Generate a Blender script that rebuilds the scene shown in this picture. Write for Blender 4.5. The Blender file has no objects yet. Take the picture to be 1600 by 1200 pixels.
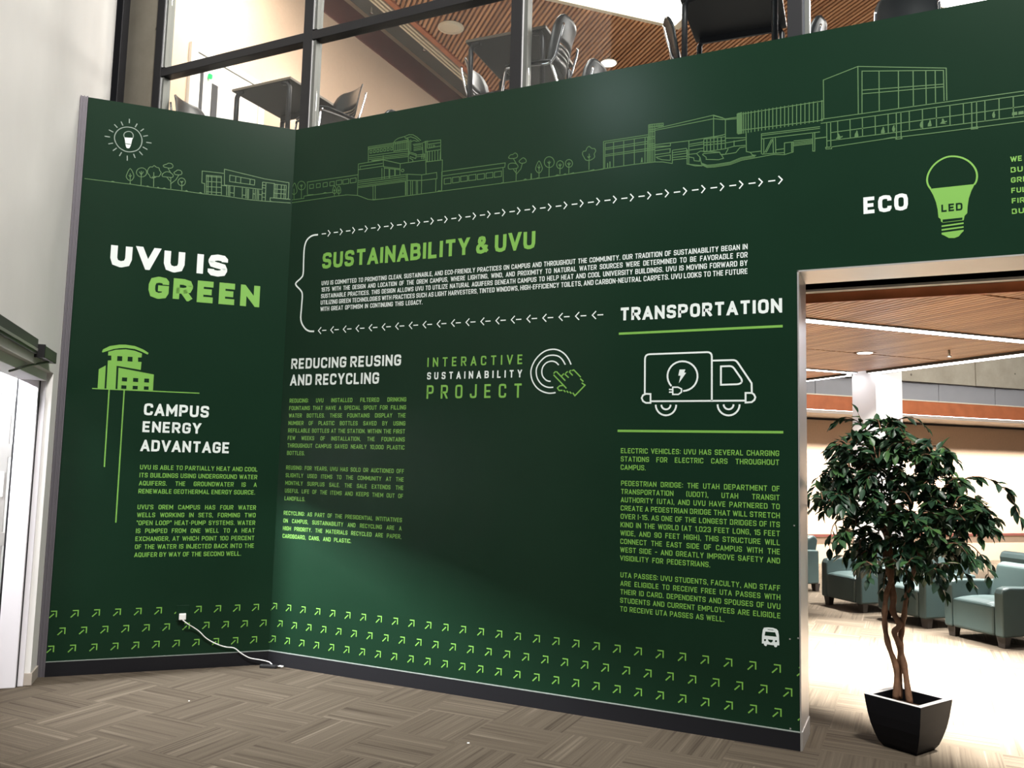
import bpy, bmesh, math, random
from mathutils import Vector, Matrix
random.seed(7)
SC = bpy.context.scene
COL = SC.collection

# ------------------------------------------------------------------ camera
F_PX = 1310.0
YAW, PITCH, ROLL = -0.449091, 0.093730, 0.025545
CAM = Vector((4.5495, -5.2202, 1.6))
def cam_axes():
    f = Vector((math.sin(YAW)*math.cos(PITCH), math.cos(YAW)*math.cos(PITCH), math.sin(PITCH)))
    r = Vector((math.cos(YAW), -math.sin(YAW), 0)); u = r.cross(f)
    c, s = math.cos(ROLL), math.sin(ROLL)
    return c*r + s*u, -s*r + c*u, f
_r, _u, _f = cam_axes()
cd = bpy.data.cameras.new('camera'); cam = bpy.data.objects.new('camera', cd); COL.objects.link(cam)
m = Matrix((( _r.x, _u.x, -_f.x, CAM.x), (_r.y, _u.y, -_f.y, CAM.y), (_r.z, _u.z, -_f.z, CAM.z), (0, 0, 0, 1)))
cam.matrix_world = m
cd.sensor_width = 36.0; cd.lens = F_PX/1600.0*36.0; cd.clip_start = 0.05; cd.clip_end = 200
SC.camera = cam

# ------------------------------------------------------------------ world, exposure, large lights
vs = SC.view_settings
SC.display_settings.display_device = 'sRGB'
vs.view_transform = 'Standard'; vs.look = 'None'; vs.exposure = 0.0; vs.gamma = 1.0; vs.use_curve_mapping = False
W = bpy.data.worlds.new('world'); SC.world = W; W.use_nodes = True
W.node_tree.nodes['Background'].inputs[0].default_value = (0.86, 0.90, 1.0, 1)
W.node_tree.nodes['Background'].inputs[1].default_value = 0.10

E1 = Vector((0.7078, -0.7064, 0)); E2 = Vector((0.7064, 0.7078, 0)); UZ = Vector((0, 0, 1))
ANG = 0.8050486
DA = Vector((math.cos(ANG), math.sin(ANG), 0))       # left mural panel, reading direction (towards the corner)
NA = Vector((math.sin(ANG), -math.cos(ANG), 0))
LA = 1.535
SA = -1.59*DA                                         # where the white side wall starts
def P2(u, v, z=0): return E1*u + E2*v + UZ*z          # lounge grid (turned 45 degrees)
def PC(t, o, z=0): return SA + E1*t + E2*o + UZ*z     # side wall grid

def area(name, loc, target, size, power, color=(1, 1, 1), sy=None, spread=None):
    l = bpy.data.lights.new(name, 'AREA'); l.energy = power; l.color = color; l.size = size
    if sy: l.shape = 'RECTANGLE'; l.size_y = sy
    if spread: l.spread = math.radians(spread)
    o = bpy.data.objects.new(name, l); COL.objects.link(o); o.location = loc
    o.rotation_euler = (Vector(target)-Vector(loc)).to_track_quat('-Z', 'Y').to_euler()
    return o
def spot(name, loc, target, power, angle, blend=0.5, rad=0.06, color=(1, 1, 1)):
    l = bpy.data.lights.new(name, 'SPOT'); l.energy = power; l.color = color; l.spot_size = math.radians(angle); l.spot_blend = blend; l.shadow_soft_size = rad
    o = bpy.data.objects.new(name, l); COL.objects.link(o); o.location = loc
    o.rotation_euler = (Vector(target)-Vector(loc)).to_track_quat('-Z', 'Y').to_euler()
    return o
# lobby: tall space, fixtures high under its ceiling
area('lobby_lamp', (7.2, -5.0, 11.0), (1.6, -1.4, 1.0), 1.8, 2150, (1.0, 0.96, 0.91))
area('lobby_lamp', (0.15, -5.3, 6.75), (1.4, 0, 2.4), 1.8, 150, (0.82, 0.97, 1.0), 0.5)
# vestibule lamps behind the side door
area('vestibule_lamp', PC(0.50, -1.6, 2.78), (0.9, 0.0, 0.9), 0.22, 140, (0.95, 0.97, 1.0), None, 74)
area('vestibule_lamp', PC(1.5, -1.1, 2.75), PC(0.9, -0.6, 0.6), 0.6, 36, (0.95, 0.95, 1.0))
# upper room
area('upper_room_lamp', (1.6, 5.2, 7.86), (1.6, 5.2, 4.2), 2.2, 620, (1.0, 0.94, 0.88))
area('upper_room_lamp', (5.0, 6.4, 7.86), (5.0, 6.4, 4.2), 1.2, 320, (1.0, 0.94, 0.88))
area('upper_wall_washer', (-1.75, 1.75, 7.3), (-2.95, 1.75, 6.7), 0.5, 75, (1.0, 0.90, 0.80))
area('upper_wall_washer', (-2.55, 3.2, 6.2), (-2.95, 3.2, 6.9), 0.15, 6, (1.0, 0.92, 0.84))
area('upper_floor_bounce_lamp', (0.6, 2.8, 7.8), (0.6, 2.8, 4.2), 0.8, 130, (1.0, 0.93, 0.86))
# lounge: added spots, no fixtures, brighten floor and chairs; lamps at the far soffit and tall space
for (u, v, p) in ((0.5, 5.0, 6000), (1.75, 5.0, 6000), (3.1, 5.1, 6000)):
    spot('lounge_fill_spot', P2(u, v, 2.97), P2(u, v, 0), p, 62, 0.5, 0.08, (1.0, 0.96, 0.91))
for (u, v, p) in ((-2.7, 7.25, 1300), (-1.2, 7.25, 1300), (-0.3, 7.25, 1300), (0.65, 7.25, 1300)):
    spot('lounge_fill_spot', P2(u, v, 2.97), P2(u, v, 0), p, 58, 0.6, 0.06, (1.0, 0.96, 0.91))
sl = area('soffit_lamp', P2(-4.70, 10.4, 2.5), P2(-4.70, 10.4, 0), 0.06, 700, (1.0, 0.93, 0.84), 9.0, 100)
sl.matrix_world = Matrix(((E1.x, E2.x, 0, sl.location.x), (E1.y, E2.y, 0, sl.location.y), (0, 0, 1, sl.location.z), (0, 0, 0, 1)))
area('atrium_lamp', P2(1.8, 11.0, 6.6), P2(-2.6, 9.6, 2.0), 2.4, 560, (1.0, 0.96, 0.92))
spot('column_fill_spot', P2(-1.5, 7.6, 2.97), P2(-2.4, 8.15, 1.2), 260, 70, 0.6, 0.05, (1.0, 0.98, 0.95))  # added spot without a fixture, brightens the white column

# ------------------------------------------------------------------ materials
def newmat(name):
    mt = bpy.data.materials.new(name); mt.use_nodes = True
    return mt, mt.node_tree, mt.node_tree.nodes['Principled BSDF']
def M(name, col, rough=0.5, metal=0.0, spec=0.5, var=0.0, scale=8.0, bump=0.0, bscale=60.0, coat=0.0):
    mt, nt, b = newmat(name)
    b.inputs['Base Color'].default_value = (*col, 1); b.inputs['Roughness'].default_value = rough
    b.inputs['Metallic'].default_value = metal; b.inputs['Specular IOR Level'].default_value = spec
    b.inputs['Coat Weight'].default_value = coat
    tc = nt.nodes.new('ShaderNodeTexCoord')
    if var:
        n = nt.nodes.new('ShaderNodeTexNoise'); n.inputs['Scale'].default_value = scale; n.inputs['Detail'].default_value = 4
        r = nt.nodes.new('ShaderNodeValToRGB')
        r.color_ramp.elements[0].position = 0.3; r.color_ramp.elements[1].position = 0.7
        r.color_ramp.elements[0].color = (*[c*(1-var) for c in col], 1); r.color_ramp.elements[1].color = (*[min(1, c*(1+var)) for c in col], 1)
        nt.links.new(tc.outputs['Object'], n.inputs['Vector']); nt.links.new(n.outputs['Fac'], r.inputs['Fac']); nt.links.new(r.outputs['Color'], b.inputs['Base Color'])
    if bump:
        n2 = nt.nodes.new('ShaderNodeTexNoise'); n2.inputs['Scale'].default_value = bscale; n2.inputs['Detail'].default_value = 3
        bp = nt.nodes.new('ShaderNodeBump'); bp.inputs['Strength'].default_value = bump; bp.inputs['Distance'].default_value = 0.01
        nt.links.new(tc.outputs['Object'], n2.inputs['Vector']); nt.links.new(n2.outputs['Fac'], bp.inputs['Height']); nt.links.new(bp.outputs['Normal'], b.inputs['Normal'])
    return mt
def emit(name, col, s):
    mt = bpy.data.materials.new(name); mt.use_nodes = True; nt = mt.node_tree
    nt.nodes.remove(nt.nodes['Principled BSDF']); e = nt.nodes.new('ShaderNodeEmission')
    e.inputs[0].default_value = (*col, 1); e.inputs[1].default_value = s
    nt.links.new(e.outputs[0], nt.nodes['Material Output'].inputs[0]); return mt
GREEN = (0.0060, 0.0235, 0.0118)
MT = dict(
    green=M('green_vinyl', GREEN, 0.28, 0, 0.17, 0.05, 2.0, 0.02, 300),
    white=M('white_vinyl', (0.70, 0.77, 0.75), 0.45), grey=M('pale_grey_vinyl', (0.20, 0.26, 0.22), 0.45),
    lime=M('lime_line_vinyl', (0.058, 0.138, 0.042), 0.45), lime2=M('lime_vinyl', (0.17, 0.40, 0.065), 0.45),
    black_base=M('black_rubber_base', (0.010, 0.010, 0.012), 0.45, 0, 0.2), caulk=M('grey_caulk', (0.22, 0.25, 0.23), 0.6),
    white_wall=M('white_paint', (0.76, 0.75, 0.73), 0.75, 0, 0.3, 0.02, 3), beige=M('beige_wallcovering', (0.62, 0.46, 0.34), 0.85, 0, 0.2, 0.03, 30),
    beige_trim=M('beige_base_trim', (0.42, 0.37, 0.32), 0.6),
    steel=M('brushed_aluminium', (0.62, 0.60, 0.58), 0.38, 0.75, 0.5), lilac=M('anodised_trim', (0.16, 0.15, 0.17), 0.45, 0.5),
    frame_white=M('white_door_frame', (0.74, 0.72, 0.76), 0.45), grey_metal=M('grey_metal', (0.13, 0.135, 0.125), 0.45, 0.6), black_metal=M('black_metal', (0.013, 0.013, 0.015), 0.4, 0.3),
    silver=M('bright_steel', (0.75, 0.76, 0.80), 0.22, 1.0), chrome=M('chrome', (0.85, 0.85, 0.9), 0.12, 1.0),
    slat_wood=None, fascia=M('red_brown_wood', (0.40, 0.125, 0.05), 0.42, 0, 0.5, 0.12, 6), dark_void=M('dark_ceiling_void', (0.008, 0.006, 0.005), 0.95, 0, 0.05),
    red_wood=M('dark_red_wood', (0.17, 0.055, 0.045), 0.5, 0, 0.5, 0.1, 4), grey_soffit=M('grey_soffit_paint', (0.17, 0.165, 0.15), 0.8, 0, 0.3, 0.04, 3), cream=M('cream_metal', (0.66, 0.60, 0.48), 0.5),
    table_top=M('dark_table_underside', (0.013, 0.012, 0.011), 0.6), table_edge=M('tan_table_edge', (0.20, 0.16, 0.12), 0.5), shell=M('black_chair_plastic', (0.014, 0.016, 0.018), 0.36, 0, 0.45),
    teal=M('teal_vinyl_upholstery', (0.048, 0.077, 0.074), 0.42, 0, 0.5, 0.05, 6, 0.04, 90), leg_dark=M('dark_wood_leg', (0.035, 0.028, 0.024), 0.45),
    pot=M('black_resin_pot', (0.006, 0.006, 0.008), 0.5, 0, 0.18), rim_sheen=M('painted_sheen_rim', (0.75, 0.74, 0.72), 0.3), soil=M('bark_mulch', (0.10, 0.065, 0.04), 0.95, 0, 0.2, 0.5, 60, 0.6, 90), trunk=M('tree_bark', (0.20, 0.105, 0.06), 0.75, 0, 0.3, 0.25, 25, 0.3, 70),
    band_grey=M('blue_grey_panel', (0.25, 0.255, 0.27), 0.7, 0, 0.3, 0.04, 3), plastic_white=M('white_plastic', (0.8, 0.8, 0.78), 0.4), black_plastic=M('black_plastic', (0.006, 0.006, 0.007), 0.45), door_white=M('white_door', (0.72, 0.70, 0.66), 0.5),
    strip=emit('strip_glow', (0.93, 0.93, 1.0), 16.0), lamp=emit('lamp_glow', (1.0, 0.95, 0.90), 9.0), cove=emit('cove_glow', (1.0, 0.96, 0.90), 7.0), exit_green=emit('exit_green', (0.05, 1.0, 0.25), 1.2),
)
def slat_mat():
    mt, nt, b = newmat('ceiling_slat_wood'); g = nt.nodes.new('ShaderNodeNewGeometry'); r = nt.nodes.new('ShaderNodeValToRGB')
    e = r.color_ramp.elements; e[0].color = (0.36, 0.165, 0.072, 1); e[1].color = (0.56, 0.29, 0.14, 1)
    nt.links.new(g.outputs['Random Per Island'], r.inputs['Fac']); nt.links.new(r.outputs['Color'], b.inputs['Base Color'])
    b.inputs['Roughness'].default_value = 0.42; b.inputs['Specular IOR Level'].default_value = 0.45
    return mt
MT['slat_wood'] = slat_mat()
def leaf_mat():
    mt, nt, b = newmat('ficus_leaf')
    tc = nt.nodes.new('ShaderNodeNewGeometry'); r = nt.nodes.new('ShaderNodeValToRGB')
    e = r.color_ramp.elements; e[0].color = (0.012, 0.035, 0.018, 1); e[1].color = (0.055, 0.13, 0.035, 1)
    k = e.new(0.6); k.color = (0.022, 0.062, 0.028, 1)
    nt.links.new(tc.outputs['Random Per Island'], r.inputs['Fac']); nt.links.new(r.outputs['Color'], b.inputs['Base Color'])
    b.inputs['Roughness'].default_value = 0.42; b.inputs['Specular IOR Level'].default_value = 0.4
    return mt
MT['leaf'] = leaf_mat()
def glass_mat():
    mt = bpy.data.materials.new('window_glass'); mt.use_nodes = True; nt = mt.node_tree
    nt.nodes.remove(nt.nodes['Principled BSDF'])
    t = nt.nodes.new('ShaderNodeBsdfTransparent'); g = nt.nodes.new('ShaderNodeBsdfGlossy'); mx = nt.nodes.new('ShaderNodeMixShader'); fr = nt.nodes.new('ShaderNodeLayerWeight'); pw = nt.nodes.new('ShaderNodeMath'); pw.operation = 'POWER'; pw.inputs[1].default_value = 5.0; ma = nt.nodes.new('ShaderNodeMath'); ma.operation = 'MULTIPLY_ADD'; ma.inputs[1].default_value = 0.85; ma.inputs[2].default_value = 0.03
    t.inputs[0].default_value = (0.97, 0.985, 0.98, 1); g.inputs['Roughness'].default_value = 0.03
    fr.inputs[0].default_value = 0.5; nt.links.new(fr.outputs['Facing'], pw.inputs[0]); nt.links.new(pw.outputs[0], ma.inputs[0]); nt.links.new(ma.outputs[0], mx.inputs[0]); nt.links.new(t.outputs[0], mx.inputs[1]); nt.links.new(g.outputs[0], mx.inputs[2])
    nt.links.new(mx.outputs[0], nt.nodes['Material Output'].inputs[0]); return mt
MT['glass'] = glass_mat()
def carpet_mat():
    mt, nt, b = newmat('striped_carpet_tile')
    L = nt.links.new
    def math_(op, a, bb=None):
        n = nt.nodes.new('ShaderNodeMath'); n.operation = op
        for i, v in enumerate((a, bb)):
            if v is None: continue
            if isinstance(v, (int, float)): n.inputs[i].default_value = v
            else: L(v, n.inputs[i])
        return n.outputs[0]
    g = nt.nodes.new('ShaderNodeNewGeometry'); sp = nt.nodes.new('ShaderNodeSeparateXYZ'); L(g.outputs['Position'], sp.inputs[0])
    T = 0.471
    u = math_('DIVIDE', math_('SUBTRACT', sp.outputs[0], 2.617), T); v = math_('DIVIDE', math_('SUBTRACT', sp.outputs[1], -0.392), T)
    iu, iv = math_('FLOOR', u), math_('FLOOR', v)
    par = math_('FLOORED_MODULO', math_('ADD', iu, iv), 2.0)
    def mix(a, bb): # a if par=0
        return math_('ADD', math_('MULTIPLY', a, math_('SUBTRACT', 1.0, par)), math_('MULTIPLY', bb, par))
    s = mix(v, u); along = mix(u, v)
    tid = math_('ADD', math_('MULTIPLY', iu, 7.31), math_('MULTIPLY', iv, 3.77))
    def noise(sx, sy, off, detail=2.0):
        c = nt.nodes.new('ShaderNodeCombineXYZ'); L(math_('MULTIPLY', s, sx), c.inputs[0]); L(math_('MULTIPLY', along, sy), c.inputs[1]); L(math_('ADD', tid, off), c.inputs[2])
        n = nt.nodes.new('ShaderNodeTexNoise'); n.inputs['Scale'].default_value = 1.0; n.inputs['Detail'].default_value = detail; L(c.outputs[0], n.inputs['Vector']); return n.outputs['Fac']
    n1, n2 = noise(11, 0.25, 0.0), noise(34, 0.5, 40.0, 1.0)
    wn = nt.nodes.new('ShaderNodeTexWhiteNoise'); wn.noise_dimensions = '1D'; L(tid, wn.inputs['W'])
    tot = math_('ADD', math_('MULTIPLY', n1, 0.5), math_('MULTIPLY', n2, 0.5))
    tot = math_('ADD', tot, math_('MULTIPLY', math_('SUBTRACT', wn.outputs['Value'], 0.5), 0.05))
    r = nt.nodes.new('ShaderNodeValToRGB'); e = r.color_ramp.elements
    e[0].position = 0.33; e[0].color = (0.046, 0.036, 0.026, 1); e[1].position = 0.72; e[1].color = (0.150, 0.125, 0.094, 1)
    a_ = e.new(0.43); a_.color = (0.076, 0.061, 0.044, 1); b_ = e.new(0.58); b_.color = (0.092, 0.075, 0.055, 1)
    L(tot, r.inputs['Fac'])
    pile = nt.nodes.new('ShaderNodeTexNoise'); pile.inputs['Scale'].default_value = 260; pile.inputs['Detail'].default_value = 2; L(g.outputs['Position'], pile.inputs['Vector'])
    mm = nt.nodes.new('ShaderNodeMix'); mm.data_type = 'RGBA'; mm.blend_type = 'MULTIPLY'; mm.inputs[0].default_value = 0.55
    pr = nt.nodes.new('ShaderNodeValToRGB'); pr.color_ramp.elements[0].position = .3; pr.color_ramp.elements[0].color = (.55, .55, .55, 1); pr.color_ramp.elements[1].position = .7; pr.color_ramp.elements[1].color = (1.3, 1.3, 1.3, 1); L(pile.outputs['Fac'], pr.inputs['Fac'])
    L(r.outputs['Color'], mm.inputs[6]); L(pr.outputs['Color'], mm.inputs[7]); L(mm.outputs[2], b.inputs['Base Color'])
    bp = nt.nodes.new('ShaderNodeBump'); bp.inputs['Strength'].default_value = 0.5; bp.inputs['Distance'].default_value = 0.004
    L(math_('ADD', math_('MULTIPLY', pile.outputs['Fac'], 0.6), tot), bp.inputs['Height']); L(bp.outputs['Normal'], b.inputs['Normal'])
    b.inputs['Roughness'].default_value = 0.95; b.inputs['Specular IOR Level'].default_value = 0.1
    return mt
MT['carpet'] = carpet_mat()
def concrete_mat(name, c0, c1, joint=None):
    mt, nt, b = newmat(name); L = nt.links.new
    tc = nt.nodes.new('ShaderNodeTexCoord'); n = nt.nodes.new('ShaderNodeTexNoise'); n.inputs['Scale'].default_value = 2.2; n.inputs['Detail'].default_value = 8; n.inputs['Roughness'].default_value = .65
    r = nt.nodes.new('ShaderNodeValToRGB'); r.color_ramp.elements[0].position = .3; r.color_ramp.elements[0].color = (*c0, 1); r.color_ramp.elements[1].position = .7; r.color_ramp.elements[1].color = (*c1, 1)
    L(tc.outputs['Object'], n.inputs['Vector']); L(n.outputs['Fac'], r.inputs['Fac'])
    v = nt.nodes.new('ShaderNodeTexVoronoi'); v.inputs['Scale'].default_value = 3.0; L(tc.outputs['Object'], v.inputs['Vector'])
    lt = nt.nodes.new('ShaderNodeMath'); lt.operation = 'LESS_THAN'; lt.inputs[1].default_value = 0.07; L(v.outputs['Distance'], lt.inputs[0])
    mx = nt.nodes.new('ShaderNodeMix'); mx.data_type = 'RGBA'; L(lt.outputs[0], mx.inputs[0]); L(r.outputs['Color'], mx.inputs[6]); mx.inputs[7].default_value = (*[c*0.45 for c in c0], 1)
    L(mx.outputs[2], b.inputs['Base Color']); b.inputs['Roughness'].default_value = .85; b.inputs['Specular IOR Level'].default_value = .25
    return mt
MT['concrete'] = concrete_mat('board_formed_concrete', (0.26, 0.235, 0.185), (0.36, 0.335, 0.27)); MT['concrete_dark'] = concrete_mat('concrete_column', (0.15, 0.135, 0.105), (0.20, 0.185, 0.15))

# ------------------------------------------------------------------ mesh helpers
class MB:
    """collects polygons, then links them as one mesh object"""
    def __init__(s): s.v = []; s.f = []; s.mi = []; s.sm = []
    def poly(s, pts, mi=0, smooth=False):
        b = len(s.v); s.v += [tuple(p) for p in pts]; s.f.append(list(range(b, b+len(pts)))); s.mi.append(mi); s.sm.append(smooth)
    def faces(s, verts, faces, mi=0, smooth=False):
        b = len(s.v); s.v += [tuple(p) for p in verts]
        for f in faces: s.f.append([b+i for i in f]); s.mi.append(mi); s.sm.append(smooth)
    def obox(s, o, ax, ay, az, mi=0):   # box from a corner and three edge vectors
        o, ax, ay, az = map(Vector, (o, ax, ay, az))
        V = [o, o+ax, o+ax+ay, o+ay, o+az, o+ax+az, o+ax+ay+az, o+ay+az]
        F = [(0,3,2,1),(4,5,6,7),(0,1,5,4),(1,2,6,5),(2,3,7,6),(3,0,4,7)]
        if ax.cross(ay).dot(az) < 0: F = [f[::-1] for f in F]
        s.faces(V, F, mi)
    def box(s, x0, x1, y0, y1, z0, z1, mi=0): s.obox((x0, y0, z0), (x1-x0, 0, 0), (0, y1-y0, 0), (0, 0, z1-z0), mi)
    def prism(s, pts, axis, mi=0):      # extruded polygon
        pts = [Vector(p) for p in pts]; axis = Vector(axis); n = len(pts)
        nrm = Vector((0, 0, 0))
        for i in range(n): nrm += pts[i].cross(pts[(i+1) % n])
        if nrm.dot(axis) > 0: pts = pts[::-1]
        V = pts+[p+axis for p in pts]
        F = [tuple(range(n)), tuple(range(2*n-1, n-1, -1))]+[(i, i+n, (i+1) % n+n, (i+1) % n) for i in range(n)]
        s.faces(V, F, mi)
    def tube(s, path, rad, seg=8, mi=0, smooth=True, caps=True):
        P = [Vector(p) for p in path]; R = rad if isinstance(rad, (list, tuple)) else [rad]*len(P)
        V = []; n0 = None
        for i, p in enumerate(P):
            t = (P[min(i+1, len(P)-1)]-P[max(i-1, 0)]).normalized()
            if n0 is None: n0 = t.orthogonal().normalized()
            n0 = (n0-t*n0.dot(t)).normalized(); b = t.cross(n0)
            for k in range(seg):
                a = 2*math.pi*k/seg; V.append(p+(n0*math.cos(a)+b*math.sin(a))*R[i])
        F = []
        for i in range(len(P)-1):
            for k in range(seg):
                k2 = (k+1) % seg; F.append((i*seg+k, i*seg+k2, (i+1)*seg+k2, (i+1)*seg+k))
        if caps: F.append(tuple(range(seg-1, -1, -1))); F.append(tuple((len(P)-1)*seg+k for k in range(seg)))
        s.faces(V, F, mi, smooth)
    def lathe(s, prof, c, seg=20, mi=0, smooth=True):
        c = Vector(c); V = []; F = []
        for r, z in prof:
            for k in range(seg): a = 2*math.pi*k/seg; V.append(c+Vector((r*math.cos(a), r*math.sin(a), z)))
        for i in range(len(prof)-1):
            for k in range(seg): k2 = (k+1) % seg; F.append((i*seg+k, i*seg+k2, (i+1)*seg+k2, (i+1)*seg+k))
        F.append(tuple(range(seg-1, -1, -1))); F.append(tuple((len(prof)-1)*seg+k for k in range(seg)))
        s.faces(V, F, mi, smooth)
    def build(s, name, mats, parent=None, bevel=0.0, seg=2, smooth_all=False):
        me = bpy.data.meshes.new(name); me.from_pydata(s.v, [], s.f)
        if not isinstance(mats, (list, tuple)): mats = [mats]
        for mm in mats: me.materials.append(MT[mm] if isinstance(mm, str) else mm)
        for p, mi, sm in zip(me.polygons, s.mi, s.sm): p.material_index = mi; p.use_smooth = sm or smooth_all
        me.update(); o = bpy.data.objects.new(name, me); COL.objects.link(o)
        if parent is not None: o.parent = parent
        if bevel:
            b = o.modifiers.new('bevel', 'BEVEL'); b.width = bevel; b.segments = seg; b.limit_method = 'ANGLE'; b.angle_limit = math.radians(40)
        return o
def spline(pts, n=6):
    P = [Vector(p) for p in pts]; out = []
    for i in range(len(P)-1):
        a, b, c, d = P[max(i-1, 0)], P[i], P[i+1], P[min(i+2, len(P)-1)]
        for k in range(n):
            t = k/n; out.append(0.5*((2*b)+(c-a)*t+(2*a-5*b+4*c-d)*t*t+(-a+3*b-3*c+d)*t**3))
    out.append(P[-1]); return out
def tag(o, label=None, cat=None, group=None, kind=None):
    if label: o['label'] = label
    if cat: o['category'] = cat
    if group: o['group'] = group
    if kind: o['kind'] = kind
    return o
def thing(name, label, cat, loc, rz=0.0, group=None):
    o = bpy.data.objects.new(name, None); COL.objects.link(o); o.location = loc; o.rotation_euler = (0, 0, rz); o.empty_display_size = 0.1
    return tag(o, label, cat, group)
def struct(o, label=None, cat=None): return tag(o, label, cat, None, 'structure')
def copy_tree(o, parent=None):
    kids = list(o.children); c = o.copy(); COL.objects.link(c)
    if parent is not None: c.parent = parent
    for k in kids: copy_tree(k, c)
    return c

# ------------------------------------------------------------------ the setting
H, HB, HO, TH = 4.2823, 0.1013, 2.7986, 0.36
XO = 3.9268          # left edge of the opening in the long wall
XE = 7.4             # right end of the opening
b = MB()
b.box(-14, 16, -9, 18, -0.06, 0.0); floor = struct(b.build('floor', 'carpet'), 'brown striped carpet tiles in alternating directions', 'floor')
b = MB(); b.box(0, XO, 0, TH, 0, H); b.box(XO, XE, 0, TH, HO, H); b.box(XE, 9.0, 0, TH, 0, H)
wall_back = struct(b.build('wall_back', 'green'), 'long dark green mural wall with the wide opening', 'wall')
b = MB()
pa = [Vector((0, 0, 0)), -LA*DA, -LA*DA-NA*0.12, -NA*0.12+DA*0.05]
b.prism(pa, (0, 0, H)); wall_left = struct(b.build('wall_left', 'green'), 'narrow dark green mural panel turned towards the door', 'wall')
# black rubber bases with a thin caulk line above
b = MB(); b.obox((-0.004, -0.012, 0), (XO+0.004, 0, 0), (0, 0.0118, 0), (0, 0, HB)); bb = struct(b.build('baseboard_back', 'black_base'), 'black rubber base along the long green wall', 'baseboard')
b = MB(); b.obox((0, -0.0125, HB), (XO, 0, 0), (0, 0.0123, 0), (0, 0, 0.005)); b.build('caulk_line', 'caulk', bb)
b = MB(); o_ = -LA*DA+NA*0.0002; b.obox(o_, DA*(LA+0.004), NA*0.012, (0, 0, HB)); bl_ = struct(b.build('baseboard_left', 'black_base'), 'black rubber base under the narrow green panel', 'baseboard')
b = MB(); b.obox(o_+UZ*HB, DA*LA, NA*0.0125, (0, 0, 0.004)); b.build('caulk_line', 'caulk', bl_)
# ribbed metal corner trim on the free edge of the left panel
b = MB(); q = -1.588*DA-NA*0.10
b.obox(q, DA*0.052, NA*0.10, (0, 0, H+0.003))
for k in (0.002, 0.022, 0.044): b.obox(-1.588*DA+DA*k, DA*0.008, NA*0.012, (0, 0, H+0.003))
struct(b.build('trim_1', 'lilac'), 'ribbed grey metal corner trim at the edge of the narrow green panel', 'trim')
# aluminium lining of the opening
b = MB(); b.obox((XO-0.001, -0.006, 0), (0.008, 0, 0), (0, TH+0.012, 0), (0, 0, HO)); b.box(XO-0.001, XE, -0.006, TH+0.006, HO-0.008, HO+0.001)
tr = struct(b.build('trim_2', 'steel'), 'brushed aluminium lining around the opening in the green wall', 'trim')
b = MB(); b.box(XO+0.006, XO+0.013, 0.0, TH, 0, 0.105); b.build('base_plate', 'steel', tr, 0.002)
# white side wall with the door opening
ZC = 9.0
b = MB()
def cbox(t0, t1, o0, o1, z0, z1, mi=0): b.obox(PC(t0, o0, z0), E1*(t1-t0), E2*(o1-o0), (0, 0, z1-z0), mi)
cbox(-1.54, 0.22, -0.2, 0, 0, ZC); cbox(0.22, 2.3, -0.2, 0, 2.15, ZC); cbox(2.3, 3.4, -0.2, 0, 0, ZC)
struct(b.build('wall_side', 'white_wall'), 'tall white painted wall with the door, left of the mural', 'wall')
b = MB(); cbox(0.0, 0.226, 0.0002, 0.012, 0, 0.083); cbox(0.2205, 0.228, -0.045, 0.012, 0, 0.083); struct(b.build('baseboard_side', 'beige_trim', None, 0.003), 'beige base wrapping the corner beside the door', 'baseboard')
# door: frame, glazed leaf folded back, vestibule
door = struct(thing('door_1', 'white framed glass entrance door at the left edge', 'door', PC(0.3, -0.1, 0)))
door.location = (0, 0, 0)
b = MB(); cbox(0.222, 0.24, -0.072, -0.037, 0, 2.12); cbox(0.222, 0.27, -0.2, -0.078, 0, 2.1499); cbox(0.222, 2.3, -0.2, -0.04, 2.09, 2.1499); b.build('door_frame', 'frame_white', door, 0.003)
b = MB(); cbox(0.222, 0.244, -0.078, -0.072, 0.0, 2.1); cbox(0.25, 0.264, -0.213, -0.2002, 0, 2.1); b.build('seal', 'black_plastic', door)
b = MB(); cbox(0.225, 0.262, -0.30, -0.23, 0.02, 2.08); cbox(0.225, 0.262, -1.12, -1.05, 0.02, 2.08); cbox(0.225, 0.262, -1.05, -0.30, 0.02, 0.25); cbox(0.225, 0.262, -1.05, -0.30, 1.98, 2.08); lf = b.build('door_leaf', 'steel', door, 0.003)
b = MB(); cbox(0.240, 0.246, -1.05, -0.30, 0.25, 1.98); b.build('pane', 'glass', lf)
b = MB(); cbox(0.2622, 0.265, -0.285, -0.245, 1.28, 1.45); b.build('sticker', 'plastic_white', lf)
for z in (0.35, 0.95, 1.55, 1.85):
    b = MB(); cbox(0.235, 0.262, -0.235, -0.2, z, z+0.09); b.build('hinge', 'steel', door, 0.002)
b = MB(); cbox(-1.0, 3.2, -2.3, -2.2, 0, 3.0); cbox(-0.45, -0.35, -2.2, -0.2, 0, 3.0); cbox(3.2, 3.3, -2.3, -0.2, 0, 3.0); struct(b.build('wall_vestibule', 'white_wall'), 'white vestibule walls seen through the side door', 'wall')
b = MB(); cbox(-0.45, 3.3, -2.3, -0.2, 3.0, 3.1); struct(b.build('ceiling_vestibule', 'white_wall'))
b = MB(); cbox(0.94, 2.3, 0.0002, 0.022, 2.205, 2.30); hd = b.build('door_header_rail', 'grey_metal', None, 0.003)
tag(hd, 'long grey metal header rail over the side door', 'door hardware')
b = MB(); cbox(0.96, 2.3, 0.022, 0.027, 2.222, 2.238); b.build('groove', 'steel', hd)
cl = thing('door_operator', 'short grey box with black end cap at end of header rail', 'door hardware', (0, 0, 0))
b = MB(); cbox(0.48, 0.905, 0.0002, 0.055, 2.192, 2.268); b.build('housing', 'grey_metal', cl, 0.004)
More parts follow.
